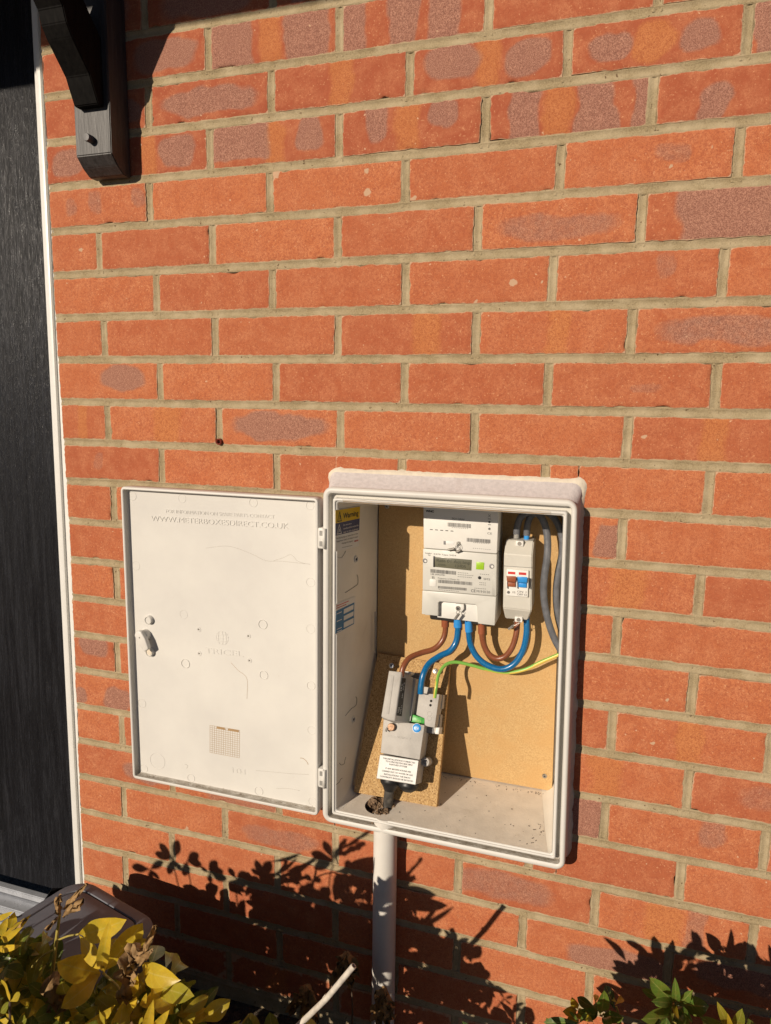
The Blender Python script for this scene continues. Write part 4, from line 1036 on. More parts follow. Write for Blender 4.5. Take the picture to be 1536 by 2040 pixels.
# front outline, with chamfered top and bottom in depth: three lofted blocks
F = [(1003.5, 1104), (1060.5, 1108.5), (1059, 1217), (1002, 1210.5)]
Fb = [(1013, 1098), (1073.5, 1103), (1071, 1212), (1012, 1206)]
bm = bmesh.new()
def ringpx(pts, y): return [bm.verts.new(at(a_, b_, y)) for a_, b_ in pts]
y_b = BY - .0005
prof_front = [(1008, 1075), (1063.5, 1078.5), (1060.5, 1108), (1058.8, 1217.5), (1051.5, 1235.5), (1006.5, 1232), (1001.8, 1211), (1004, 1103.5)]
prof_y = [.078, .078, IY, IY, .074, .074, IY, IY]
fv = [bm.verts.new(at(a_, b_, y)) for (a_, b_), y in zip(prof_front, prof_y)]
fv[0].co = at(1008, 1075, .078)
bx0, bx1 = fv[7].co.x, fv[2].co.x
def bk(v_): return bm.verts.new((v_.co.x + (.0015 if v_.co.x < .84 else -.0015), y_b, v_.co.z))
bv = [bk(v_) for v_ in fv]
for quad in ((0, 7, 2, 1), (7, 6, 3, 2), (6, 5, 4, 3)): bm.faces.new([fv[i] for i in quad])
for i in range(8): bm.faces.new((fv[i], fv[(i + 1) % 8], bv[(i + 1) % 8], bv[i]))
bm.faces.new(bv)
bmesh.ops.recalc_face_normals(bm, faces=bm.faces)
bmesh.ops.bevel(bm, geom=[e for e in bm.edges if not (e.verts[0].co.y > .1 and e.verts[1].co.y > .1)], offset=.0016, segments=3, affect='EDGES')
hs = obj('housing', bm, M['iso'], iso, True, 30)
pprism('lid_seam', pi_, [(1003.2, 1127.0), (1060, 1130.8), (1060, 1131.6), (1003.2, 1127.8)], .0002, -.001, 'greyink', iso, 0)
fp = pprism('switch_face', pi_, [(1009.5, 1134), (1053, 1137.2), (1051.5, 1190), (1008.5, 1186.5)], .0042, -.001, 'meter_white', iso, .0006)
pprism('thumb_notch', pi_, [(1053.5, 1150), (1057.5, 1153), (1057.5, 1168), (1053.3, 1176)], .0003, -.001, 'cut_dark', iso, 0)
for x0, x1, mt in ((1008.5, 1028.5, 'brownl'), (1030.2, 1051, 'bluel')):
    dy = (x0 - 1008) * .07
    T = [(x0, 1146.5 + dy), (x1, 1148 + dy), (x1 - 1.4, 1159.5 + dy), (x0 + 2.2, 1158.2 + dy)]
    lv = pprism('lever', pi_, T, .0135, .004, mt, iso, .0009, back=[(x0 + 1, 1149 + dy), (x1 - 1, 1150.4 + dy), (x1 - 1, 1163 + dy), (x0 + 1, 1161.4 + dy)])
    pprism('lever_foot', pi_, [(x0 + 3.2, 1159.3 + dy), (x1 - 2.2, 1160.4 + dy), (x1 - 2.2, 1169.6 + dy), (x0 + 2.6, 1168.2 + dy)], .0085, .004, mt, lv, .0006)
    pprism('red_flag', pi_, [(x0 + 3.4, 1138.5 + dy), (x0 + 18, 1139.5 + dy), (x0 + 18, 1144.4 + dy), (x0 + 3.4, 1143.4 + dy)], .0046, .004, 'red', fp, 0)
for x in (1009.3, 1029.4, 1051.4): pprism('guard', pi_, [(x - 1, 1156.5), (x + 1, 1156.7), (x + 1, 1172.5), (x - 1, 1172.2)], .0095, .004, 'meter_white', iso, .0004)
T = Txt(); h = .0046
lineup(T, pi_, 'ON  I', (1030, 1178.5), (1048, 1180), 4.2, h); lineup(T, pi_, 'OFF O', (1030, 1184), (1049, 1185.6), 4.2, h); lineup(T, pi_, 'IS', (1020.5, 1180), (1026, 1180.4), 4, h)
T.quad(pi_, circ(*pi_.hit(1013, 1180, h), .0024, 16), h); T.build('lettering', M['greyink'], fp)
def sqscrew(px, py, y, parent):
    pl_ = YP(y); u, v = pl_.hit(px, py, 0); bm = bmesh.new(); poly(bm, pl_, rr(u - .0062, v - .0040, u + .0062, v + .0046, .0008, 2), h0=-.006, h1=.0035, bevel=.0008); o = obj('screw_block', bm, M['paper'], parent, True, 40)
    bm = bmesh.new(); lathe(bm, pl_.M(u, v, .0035), [(.0034, -.0002), (.0033, .0004), (.0016, .0004)], 16); q = obj('screw', bm, M['lead'], o, True, 40)
sqscrew(1035.5, 1082.5, .0725, iso); sqscrew(1033.5, 1233.5, .0715, iso)
seal('seal_tag', 1013, 1253.5, 1023, 1246, .066, iso, .0025, 'steel'); wire([(1024, 1237), (1024, 1244), (1020, 1248), (1038, 1240)], [.066] * 4, iso)

# ------------------------------------------------------------------ chipboard panel leaning in the box
O = Vector((.590, .0125, -.6745)); BRc = Vector((.7410, .0148, -.6745)); TLc = at(750, 1300, .113); TRc = at(905, 1325, .113)
pc = PL(O, BRc - O, (TLc + TRc) / 2 - (O + BRc) / 2)
if pc.N.y > 0: pc.N = -pc.N
bm = bmesh.new()
quad = hits(pc, [(704.5, 1578), (870, 1608), (896.5, 1324), (752, 1301)], 0)
poly(bm, pc, quad, h0=-.012, h1=0, bevel=.0006, seg=1)
tag(obj('chipboard_panel', bm, M['chip']), 'chipboard panel leaning inside the meter box behind the grey cut-out', 'panel')
# service cut-out on it
sc = thing('service_cutout', (.66, .02, -.62), 'grey service cut-out with 100A fuse carrier and blue N disc, screwed to the leaning chipboard', 'service cut-out')
def cp(name, front, h1, h0, mt, bevel=.001, back=None, parent=None): return pprism(name, pc, front, h1, h0, mt, parent or sc, bevel, back)
cp('base_block', [(800, 1338), (836, 1341), (833, 1388), (872, 1392), (866, 1462), (848, 1460), (838, 1530), (760, 1500), (768, 1440), (790, 1430)], .020, .0004, 'cut_dark', .0015)
lowb = cp('lower_cover', [(764, 1433), (785, 1436), (795, 1441), (800, 1438), (846, 1444.5), (836, 1514), (758, 1500)], .044, .0004, 'cut', .0014)
lab = cp('label_block', [(756.5, 1503), (834.5, 1515), (828, 1564), (749.5, 1551)], .048, .0004, 'cut', .0012)
lp_ = cp('notice_label', [(757.5, 1504.5), (833.5, 1516), (827.4, 1562.5), (750.8, 1550)], .0485, .0475, 'paper', 0); lp_['label'] = 'white notice label'
T = Txt()
for k, (tx, x0, x1) in enumerate((('THIS INSTALLATION IS CONNECTED', .08, .92), ('TO A PROTECTIVE MULTIPLE', .16, .86), ('EARTHED SYSTEM', .26, .72), ('', 0, 0), ('IF ANY MODIFICATIONS ARE', .18, .84), ('CARRIED OUT TO WATER OR GAS', .10, .90), ('INSTALLATIONS THE EARTH', .16, .84), ('CONTINUITY SHOULD BE RETESTED', .07, .93))):
    if not tx: continue
    t = (.11, .22, .33, .4, .52, .65, .78, .90)[k]
    la = Vector((757.5, 1504.5)).lerp(Vector((750.8, 1550)), t); lb = Vector((833.5, 1516)).lerp(Vector((827.4, 1562.5)), t)
    a_ = la.lerp(lb, x0); b_ = la.lerp(lb, x1); lineup(T, pc, tx, tuple(a_), tuple(b_), 3.2, .0488, bold=.00008)
T.build('lettering', M['greyink'], lp_)
T = Txt(); lineup(T, pc, 'SERIES 7', (790, 1468), (818, 1472.6), 5, .0442, ext=.0003); T.quad(pc, hits(pc, [(772, 1464), (787, 1466.4), (787, 1470), (772, 1467.6)], .0443), .0443); T.build('moulded_lettering', M['cut'], lowb)
fc = cp('fuse_carrier', [(775, 1336), (800, 1338.5), (786, 1437), (772, 1434), (759.5, 1428)], .078, .040, 'cut', .0016, back=[(778, 1338), (824, 1350), (816, 1441), (786, 1441), (762, 1432)])
cp('front_ridge', [(774, 1344.5), (785, 1345.8), (774.5, 1423), (764, 1422)], .0787, .077, 'cut', .0004, parent=fc)
cp('carrier_skirt', [(779, 1341), (829, 1352), (818, 1437), (787, 1437)], .0405, .018, 'cut', .001)
cp('carrier_cap', [(806, 1337), (820, 1338), (818, 1343), (812, 1346), (806, 1342)], .046, .018, 'paper', .0008)
# black rating plate on the sloping side of the carrier: local plane through that side
a_, b_, c_ = (pc.w(*pc.hit(800.6, 1340, .0775), .0775), pc.w(*pc.hit(786.6, 1436, .0775), .0775), pc.w(*pc.hit(816, 1441, .0405), .0405))
ps = PL(a_, (b_ - a_), (c_ - a_))
if ps.N.dot(CP - a_) < 0: ps.N = -ps.N
rp = sheet('rating_plate', ps, [(801.5, 1350.5), (808.8, 1351.5), (800.5, 1427), (790.5, 1425.5)], .0012, 'black', fc, .0016)
T = Txt()
def psline(text, pa, pb, hp):
    h_ = .0016; A_ = Vector(ps.hit(*pa, h_)); B_ = Vector(ps.hit(*pb, h_)); d_ = B_ - A_; sz = hp
    Mx = Matrix.Translation(ps.w(A_.x, A_.y, h_)); X = (ps.U * d_.x + ps.V * d_.y).normalized(); Y = ps.N.cross(X)
    T.add(text, Mx @ Matrix((X, Y, ps.N)).transposed().to_4x4(), sz, sx=d_.length / (len(text) * sz * .6))
psline('100A', (793.2, 1421), (795.8, 1407), .0058); psline('TYPE II b', (797.6, 1423), (801.5, 1397), .0040); psline('415V', (800.8, 1391), (803, 1380), .0038); psline('B 88 33', (799, 1377), (802.5, 1357), .0045); psline('KA 83 1361', (803.3, 1375), (806.3, 1355), .0038)
T.build('lettering', M['whiteink'], rp)
nb = cp('neutral_block', [(834.5, 1381), (875.5, 1383), (866, 1450), (850, 1447), (845.5, 1443.5), (845.5, 1431), (829, 1424)], .047, .010, 'cut', .0012)
cp('terminal_tab', [(843, 1367.5), (861.5, 1370), (861, 1384), (843, 1382)], .034, .010, 'cut', .001)
cp('side_lug', [(866, 1384), (883, 1384), (880, 1412), (876, 1412), (874, 1422), (878, 1424), (874, 1462), (862, 1459)], .020, .0004, 'cut', .001)
cp('screw_foot', [(869, 1449), (876, 1449), (874, 1463), (866, 1462)], .026, .0004, 'paper', .0008)
for x, y in ((859, 1396.5), (857.6, 1405)):
    u, v = pc.hit(x, y, .047); bm = bmesh.new(); Mx = Matrix.Translation(pc.w(u, v, .0468)) @ Matrix((pc.U, pc.V, pc.N)).transposed().to_4x4(); lathe(bm, Mx, [(.0022, 0), (.0022, .0004)], 16); obj('test_hole', bm, M['dark'], nb)
for y in (1422, 1431):
    u, v = pc.hit(856 - (y - 1422) * .1, y, .047); bm = bmesh.new(); pcc = pc; ringm(bm, pc, u, v, .0042, .0008, .0003 + .047); 
    for vv in bm.verts: vv.co = vv.co + pc.N * (.0 if (vv.co - pc.w(u, v, 0)).dot(pc.N) > .04 else .047)
    obj('moulded_ring', bm, M['cut'], nb)
cp('green_tag', [(817, 1422), (846, 1431), (845, 1442), (815.5, 1437.5)], .036, .020, 'dgreen', .0006)
T = Txt(); lineup(T, pc, 'SAFETY', (828, 1436), (839, 1438), 3.5, .0364); T.build('tag_lettering', M['green'], sc)
def disc(px, py, h, r, t, mt, name, parent):
    u, v = pc.hit(px, py, h); bm = bmesh.new(); Mx = Matrix.Translation(pc.w(u, v, h)) @ Matrix((pc.U, pc.V, pc.N)).transposed().to_4x4()
    lathe(bm, Mx, [(r, -.001), (r, t * .6), (r * .85, t), (r * .3, t * 1.02)], 26); return obj(name, bm, M[mt], parent, True, 40)
nd = disc(830.5, 1450.5, .0445, .0072, .0016, 'bluel', 'neutral_disc', sc); disc(830.5, 1450.5, .0441, .0080, .0006, 'paper', 'disc_ring', nd)
T = Txt(); lineup(T, pc, 'N', (827.8, 1450.6), (833, 1451.4), 4.6, .0464); T.build('lettering', M['whiteink'], nd)
disc(780.5, 1448.5, .046, .0068, .006, 'brass', 'seal_screw', sc)
a_ = pc.w(*pc.hit(772, 1450, .052), .052); b_ = pc.w(*pc.hit(768.5, 1457, .052), .052); bm = bmesh.new(); tube(bm, [a_, b_], .0020, 10, sm=False); obj('seal_tag', bm, M['lead'], sc, True)
for x, y in ((780, 1326), (867.5, 1337)):
    a_ = pc.w(*pc.hit(x, y, .014), .014); bm = bmesh.new(); Mx = Matrix.Translation(a_) @ Matrix((pc.U, pc.V, pc.N)).transposed().to_4x4()
    lathe(bm, Mx, [(.0018, -.013), (.0018, -.001), (.0045, 0), (.0048, .0012), (.003, .0018)], 18); o = obj('fixing_screw', bm, M['steel'], sc, True, 40)
    bm = bmesh.new(); box(bm, (0, 0, .0019), (.005, .0011, .0004), Mx @ Matrix.Rotation(.7, 4, 'Z')); box(bm, (0, 0, .0019), (.005, .0011, .0004), Mx @ Matrix.Rotation(2.27, 4, 'Z')); obj('cross_slot', bm, M['black'], o)
u, v = pc.hit(847, 1518, .024); Mx = Matrix.Translation(pc.w(u, v, 0)) @ Matrix((pc.U, pc.V, pc.N)).transposed().to_4x4()
bm = bmesh.new(); lathe(bm, Mx, [(.0078, .0004), (.0076, .024), (.0066, .025)], 20); lg = obj('screw_lug', bm, M['cut'], sc, True, 40)
bm = bmesh.new(); lathe(bm, Mx, [(.0040, .0248), (.0038, .0262), (.002, .0264)], 16); obj('screw', bm, M['lead'], lg, True, 40)
# rubber glands under the label block
def gland(px, py, px2, py2, rs, h):
    a_ = pc.w(*pc.hit(px, py, h), h); b_ = pc.w(*pc.hit(px2, py2, h), h); bm = bmesh.new(); tube(bm, [a_, a_.lerp(b_, .5), b_], rs, 22, 4); return obj('cable_gland', bm, M['black'], sc, True, 50)
gland(779, 1552, 775.5, 1577, [.0185, .0180, .0120, .0085], .024); gland(814, 1560, 812, 1578, [.0175, .0180, .0150, .0070], .024)

# service cable into the hole
bm = bmesh.new(); a_ = pc.w(*pc.hit(776.2, 1573, .024), .024)
tube(bm, [a_, a_.lerp(Vector((hc.x + .014, hc.y + .004, hc.z)), .5) + Vector((0, 0, .0)), (hc.x + .0150, hc.y + .006, hc.z + .001), (hc.x + .0148, hc.y + .004, hc.z - .018)], .0086, 18)
tag(obj('service_cable', bm, M['cable_black'], smooth=True, angle=60), 'thick black dusty cable rising through the hole in the box floor', 'cable')
# dirty foam stuffed in the hole
bm = bmesh.new(); rd = random.Random(11)
for k in range(60):
    ang = rd.random() * 6.28; rad = hr * .9 * math.sqrt(rd.random()); s_ = rd.uniform(.003, .0085)
    r_ = bmesh.ops.create_icosphere(bm, subdivisions=3, radius=s_); c_ = Vector((hc.x + rad * math.cos(ang), hc.y + rad * math.sin(ang), hc.z - .006 - rd.random() * .006 - (.012 if (math.cos(ang) < -.2 and math.sin(ang) < -.1) else 0) + (.006 if math.sin(ang) > .3 else 0)))
    for v_ in r_['verts']: v_.co = c_ + Vector((v_.co.x * rd.uniform(.9, 1.2), v_.co.y, v_.co.z * .8)) + Vector((noise.noise(v_.co * 260 + c_ * 50), noise.noise(v_.co * 260 + c_ * 80), noise.noise(v_.co * 310 + c_ * 20))) * s_ * 1.1
tag(obj('foam_filling', bm, M['foam'], smooth=True, angle=60), 'crumbly brown dirt and foam packed in the hole of the box floor', kind='stuff')

# ------------------------------------------------------------------ cables
def cable(name, pts, r, mt, label, parts=(), seg=16):
    bm = bmesh.new(); tube(bm, [at(a_, b_, y) for a_, b_, y in pts], r, seg, 10)
    o = tag(obj(name, bm, M[mt], smooth=True, angle=60), label, 'cable')
    for nm, pp_, rr2, m2 in parts:
        bm = bmesh.new(); tube(bm, [at(a_, b_, y) for a_, b_, y in pp_], rr2, seg, 8); obj(nm, bm, M[m2], o, True, 60)
    return o
hb = .046
def pcw(px, py, h): 
    return pc.w(*pc.hit(px, py, h), h)
e1 = pcw(799, 1345, .032); e2 = pcw(838, 1372, .030)
cable('supply_cable', [(887, 1228, .085), (887, 1258, .086), (880, 1278, .083), (864, 1293, .076), (838, 1301, .066), (816, 1311, .052), (804, 1328, .040), (799, 1348, .034)], .0050, 'brown',
      'brown cable curving from the meter\'s left end down to the fuse carrier', [('sleeve', [(887, 1226, .085), (887, 1248, .0855)], .0068, 'brownl')])
cable('supply_cable', [(912, 1232, .082), (912, 1258, .082), (908, 1280, .080), (896, 1297, .074), (876, 1307, .066), (855, 1322, .054), (844, 1342, .042), (839, 1366, .036), (838, 1382, .034)], .0053, 'blue',
      'blue cable curving from under the meter down to the middle of the cut-out', [('sleeve', [(912, 1226, .082), (912, 1249, .082)], .0072, 'bluel')])
cable('supply_cable', [(933, 1230, .082), (934, 1262, .082), (938, 1285, .082), (950, 1308, .080), (971, 1325, .078), (1000, 1333, .078), (1025, 1322, .080), (1042, 1295, .082), (1049, 1262, .084), (1049, 1230, .088)], .0053, 'blue',
      'blue cable looping from the meter under and up to the isolator, outside the brown one', [('sleeve', [(933, 1226, .082), (934, 1252, .082), (934.5, 1258, .082)], .0068, 'bluel')])
cable('supply_cable', [(959, 1232, .084), (960, 1264, .084), (964, 1284, .084), (974, 1303, .084), (990, 1312, .084), (1007, 1307, .084), (1020, 1290, .084), (1028, 1265, .086), (1031, 1235, .090)], .0050, 'brown',
      'brown cable looping from the meter\'s right end to the isolator, inside the blue loop', [('sleeve', [(959, 1230, .084), (959.5, 1262, .084)], .0062, 'brownl')])
# terminal mouth under the meter, its recess shade painted as a dark block
for x, y in ((887, 1233), (960, 1247)):
    pass
cable('grey_cable', [(1029, 1064, .095), (1031, 1048, .094), (1038, 1030, .092), (1056, 1020, .088), (1075, 1026, .082), (1087, 1050, .078), (1091, 1080, .076), (1090, 1110, .074), (1085, 1145, .074), (1083, 1180, .076), (1087, 1215, .078), (1096, 1250, .080), (1108, 1280, .082), (1126, 1310, .084)], .0058, 'grey',
      'grey cable arching from the isolator top, hanging in front of the other grey one', [('core_end', [(1029, 1072, .094), (1029.5, 1060, .094)], .0048, 'grey2')])
cable('grey_cable', [(1049.5, 1066, .095), (1051, 1046, .093), (1058, 1028, .096), (1078, 1018, .100), (1098, 1026, .100), (1112, 1046, .100), (1120, 1075, .100), (1119, 1105, .100), (1112, 1140, .098), (1108, 1175, .098), (1109, 1210, .098), (1114, 1240, .100), (1124, 1275, .100)], .0056, 'grey',
      'grey cable arching from the isolator\'s blue terminal and hanging close to the box side', [('core_end', [(1049, 1075, .094), (1050, 1061, .094)], .0046, 'bluel')])
# green and yellow earth
bm = bmesh.new()
ep = [at(866, 1390, .028), at(869, 1368, .030), at(874, 1343, .046), at(887, 1325, .060), at(907, 1319, .070), at(938, 1325, .078), at(975, 1335, .084), at(1010, 1340, .088), at(1045, 1334, .090), at(1080, 1318, .090), at(1118, 1302, .090)]
lay = bm.verts.layers.float_color.new('stripe'); rg = tube(bm, ep, .0030, 14, 10)
for i, ring in enumerate(rg):
    for j, v_ in enumerate(ring):
        t = i / len(rg); ang = (j / 14 + t * .50 + .36) % 1
        g_ = 1 if ang < .5 else 0
        v_[lay] = (g_, g_, g_, 1)
tag(obj('earth_cable', bm, M['earth'], smooth=True, angle=60), 'green and yellow earth wire running from the cut-out to the right side of the box', 'cable')
bm = bmesh.new(); poly(bm, YP(.100), rr(.706, -.366, .812, -.350, .003, 2), h0=-.015, h1=.022, bevel=.001); obj('terminal_mouth_shade', bm, M['dark'], em)  # solid block coloured dark for the shade in the terminal recess

# ------------------------------------------------------------------ conduit below the box
pr_ = .0203; pcx = (at(745, 1700, -.021).x + at(790, 1700, -.021).x) / 2
bm = bmesh.new(); pb_ = at(767, 1990, -.021)
tube(bm, [(pcx, -.0215, -.685), (pcx + .0005, -.0215, -.9), (pcx + .001, -.0215, -1.17)], pr_, 36, 2)
tag(obj('conduit_pipe', bm, M['pipe'], smooth=True, angle=60), 'upright ivory plastic pipe running down the wall from under the meter box', 'pipe')

# ------------------------------------------------------------------ kitchen caddy
ck = thing('food_caddy', (.17, -.22, -1.16), 'dark brown-grey plastic food waste caddy with rounded lid, standing below the door frame', 'waste caddy')
A0 = Vector((.070, -.082, 0)); th = R_(-14); cw, cdp = .235, .27
LZ = -.897
pk = Matrix.Translation((A0.x, A0.y, 0)) @ Matrix.Rotation(th, 4, 'Z') @ Matrix.Rotation(R_(0), 4, 'X')
def kpts(o, r, x0=0, x1=cw, y0=-cdp, y1=0): return rr(x0 + o, y0 + o, x1 - o, y1 - o, r, 8)
def kloft(name, layers, mt, parent, top=True, bot=True):
    bm = bmesh.new(); L = [[bm.verts.new(pk @ Vector((a_, b_, z))) for a_, b_ in kpts(o, r)] for o, r, z in layers]
    for A, B in zip(L, L[1:]):
        for i in range(len(A)): bm.faces.new((A[i], A[(i + 1) % len(A)], B[(i + 1) % len(A)], B[i]))
    if bot: bm.faces.new(L[0][::-1])
    if top: bm.faces.new(L[-1])
    bmesh.ops.recalc_face_normals(bm, faces=bm.faces)
    return obj(name, bm, M[mt], parent, True, 45)
kloft('bin_body', [(.030, .030, -1.158), (.026, .034, -1.150), (.008, .040, LZ - .022)], 'caddy', ck)
kloft('lid', [(.0, .046, LZ - .026), (-.001, .047, LZ - .012), (.001, .046, LZ - .004), (.006, .042, LZ), (.0225, .034, LZ + .001), (.0240, .033, LZ - .0012), (.0255, .0325, LZ - .0012), (.0270, .032, LZ + .0005), (.06, .02, LZ + .0018)], 'caddy', ck)
kloft('lid_groove', [(.0236, .0335, LZ - .0010), (.0246, .033, LZ - .0004), (.0262, .0325, LZ - .0010)], 'groove', ck, False, False)
# black liner bag caught under the lid's left edge
bm = bmesh.new(); rd = random.Random(21); rows = []
for i in range(9):
    t = i / 8; row = []
    for j in range(9):
        s_ = j / 8
        p_ = pk @ Vector((.004 - .026 * math.sin(s_ * 2.6) * math.sin(math.pi * min(1, t * 1.1 + .15)), -.030 - .125 * t, LZ - .006 - .065 * s_))
        q = Vector((noise.noise(Vector((t * 7, s_ * 7, 1))), noise.noise(Vector((t * 7, s_ * 7, 5))), noise.noise(Vector((t * 7, s_ * 7, 9))))) * .014
        row.append(bm.verts.new(p_ + q + (Vector((0, 0, .012 * math.sin(t * 9))) if j == 0 else Vector())))
    rows.append(row)
for a_, b_ in zip(rows, rows[1:]):
    for j in range(8): bm.faces.new((a_[j], a_[j + 1], b_[j + 1], b_[j]))
obj('liner_bag', bm, M['liner'], ck, False)

# ------------------------------------------------------------------ shrubs
class Leaves:
    def __init__(s): s.v = []; s.f = []; s.c = []
    def leaf(s, A, B, width, tone, side=None, droop=.12, fold=.25, ob=.62):
        A = Vector(A); B = Vector(B); ax = B - A; L = ax.length; ax.normalize()
        if side is None: side = ax.cross(Vector((random.uniform(-.6, .6), random.uniform(-1, -.2), random.uniform(.1, 1))))
        side = (side - ax * side.dot(ax)).normalized(); nn = side.cross(ax).normalized()
        n = 10; b0 = len(s.v); jt = random.uniform(-.05, .05)
        for i in range(n + 1):
            t = i / n; wv = width / 2 * ((max(0, math.sin(math.pi * t ** 1.34)) ** (.95 if t < .58 else .72)) + .035)
            c = A + ax * L * t + nn * (droop * L * (math.sin(math.pi * t) * .6 - t * t * .5)); fo = fold * wv * .8
            wob = .06 * width * math.sin(9 * t + tone * 20)
            for k, q in ((-1, 1), (-.5, .6), (0, 0), (.5, .6), (1, 1)):
                s.v.append(c + side * wv * k + nn * (fo * abs(k) ** 1.3 + wob * k)); s.c.append((min(1, max(0, tone + jt)), abs(k), t, 1))
        for i in range(n):
            for k in range(4):
                a_ = b0 + i * 5 + k; s.f.append((a_, a_ + 1, a_ + 6, a_ + 5))
    def build(s, name, mt, parent):
        me = bpy.data.meshes.new(name); me.from_pydata([tuple(v) for v in s.v], [], s.f)
        ca = me.color_attributes.new('leaf', 'FLOAT_COLOR', 'POINT'); ca.data.foreach_set('color', np.array(s.c, 'f').ravel())
        return link(name, me, mt, parent, True, 80)
def whorl(LV, c, axis, n, L, tone, w=.42, spread=(45, 85)):
    axis = Vector(axis).normalized(); o = axis.orthogonal().normalized(); p2 = axis.cross(o); a0 = random.random() * 6.28
    for k in range(n):
        a_ = a0 + 2 * math.pi * k / n + random.uniform(-.25, .25); el_ = R_(random.uniform(*spread))
        d = axis * math.cos(el_) + (o * math.cos(a_) + p2 * math.sin(a_)) * math.sin(el_); l = L * random.uniform(.75, 1.15)
        LV.leaf(c + d * .004, c + d * l, l * w * random.uniform(.85, 1.15), tone + random.uniform(-.12, .12), side=d.cross(axis), droop=.18)
def crumple(bm, A, B, wd, seed):
    A = Vector(A); B = Vector(B); n, m_ = 12, 8; ax = (B - A); L = ax.length; ax.normalize(); sd = ax.cross(Vector((.3, -1, .2))).normalized(); nn = sd.cross(ax)
    rows = []
    for i in range(n + 1):
        t = i / n; row = []
        for j in range(m_ + 1):
            s_ = j / m_ * 2 - 1; wv = wd / 2 * (math.sin(math.pi * (t * .9 + .06)) ** .6)
            q = Vector([noise.noise(Vector((t * 4.5, s_ * 2.5, seed + k * 7))) for k in range(3)]) * wd * .55
            row.append(bm.verts.new(A + ax * L * t + sd * wv * s_ * .8 + nn * wd * .5 * (1 - s_ * s_) * math.sin(t * 5) + q * min(1, t * 3)))
        rows.append(row)
    for a_, b_ in zip(rows, rows[1:]):
        for j in range(m_): bm.faces.new((a_[j], a_[j + 1], b_[j + 1], b_[j]))

random.seed(12)
ys = thing('yellow_shrub', (.25, -.5, -1.165), 'yellow-leaved shrub with brown withered tips, in front of the food caddy', 'shrub')
LV = Leaves()
def pl_leaf(LVx, A, B, wpx, t0, t1, tone, **k):
    a_ = at(*A, -t0); b_ = at(*B, -t1); wd = wpx * (a_ - CP).length / CF * .92; side = CM @ Vector((-(B[1] - A[1]), -(B[0] - A[0]), 0)); side = side + (CM @ Vector((0, 0, 1))) * random.uniform(-.35, .35) * side.length
    LVx.leaf(a_, b_, wd, tone, side=side, **k)
T0 = .42
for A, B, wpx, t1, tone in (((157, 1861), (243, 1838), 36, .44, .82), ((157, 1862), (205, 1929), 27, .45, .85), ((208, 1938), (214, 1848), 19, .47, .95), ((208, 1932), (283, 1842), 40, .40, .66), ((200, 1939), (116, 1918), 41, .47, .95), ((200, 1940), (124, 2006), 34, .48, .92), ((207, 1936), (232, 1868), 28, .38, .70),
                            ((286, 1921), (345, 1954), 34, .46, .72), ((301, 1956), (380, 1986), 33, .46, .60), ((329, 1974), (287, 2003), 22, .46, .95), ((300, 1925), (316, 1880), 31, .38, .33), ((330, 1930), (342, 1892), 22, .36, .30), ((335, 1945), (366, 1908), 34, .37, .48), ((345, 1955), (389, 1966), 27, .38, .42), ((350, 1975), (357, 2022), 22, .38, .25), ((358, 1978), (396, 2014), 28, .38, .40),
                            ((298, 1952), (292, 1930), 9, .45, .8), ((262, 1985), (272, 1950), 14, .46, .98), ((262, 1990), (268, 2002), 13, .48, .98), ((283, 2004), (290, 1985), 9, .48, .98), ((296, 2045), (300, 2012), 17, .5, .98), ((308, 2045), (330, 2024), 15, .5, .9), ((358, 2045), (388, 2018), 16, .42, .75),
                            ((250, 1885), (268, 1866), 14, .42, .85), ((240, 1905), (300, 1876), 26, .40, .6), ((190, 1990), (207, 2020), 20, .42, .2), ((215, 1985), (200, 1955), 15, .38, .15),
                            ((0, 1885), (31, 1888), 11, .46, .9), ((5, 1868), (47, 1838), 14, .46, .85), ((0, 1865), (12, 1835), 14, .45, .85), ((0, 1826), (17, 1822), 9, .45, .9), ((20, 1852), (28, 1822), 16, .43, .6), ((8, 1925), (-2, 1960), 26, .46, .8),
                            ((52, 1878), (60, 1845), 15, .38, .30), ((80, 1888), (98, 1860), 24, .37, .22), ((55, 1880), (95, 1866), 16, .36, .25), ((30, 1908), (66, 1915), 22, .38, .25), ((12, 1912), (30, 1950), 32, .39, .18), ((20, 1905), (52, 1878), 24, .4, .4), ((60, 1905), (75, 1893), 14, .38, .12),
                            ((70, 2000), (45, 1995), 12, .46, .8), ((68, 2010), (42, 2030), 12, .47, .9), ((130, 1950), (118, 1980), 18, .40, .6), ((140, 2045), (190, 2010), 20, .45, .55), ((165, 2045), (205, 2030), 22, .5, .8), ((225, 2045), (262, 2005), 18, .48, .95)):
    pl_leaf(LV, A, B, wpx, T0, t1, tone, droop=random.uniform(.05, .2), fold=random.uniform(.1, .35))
# shaded foliage filling the shrub's body low down
def sunshadow(S, t): return Vector(S) - SUN * t
rd = random.Random(4)
def inside(poly_, x, y):
    c = False; j = len(poly_) - 1
    for i in range(len(poly_)):
        xi, yi = poly_[i]; xj, yj = poly_[j]
        if (yi > y) != (yj > y) and x < (xj - xi) * (y - yi) / (yj - yi) + xi: c = not c
        j = i
    return c
vis_poly = [(-40, 1900), (30, 1900), (90, 1925), (150, 1985), (250, 1975), (330, 2000), (395, 2030), (400, 2080), (-40, 2080)]
cnt = 0
while cnt < 150:
    x = rd.uniform(-40, 400); y = rd.uniform(1890, 2080)
    if not inside(vis_poly, x, y): continue
    t = rd.uniform(.30, .44); c = at(x, y, -t)
    whorl(LV, c, (rd.uniform(-.5, .5), rd.uniform(-1, -.1), rd.uniform(.2, 1)), 3, .048, rd.choice((.1, .18, .3, .45, .7))); cnt += 1
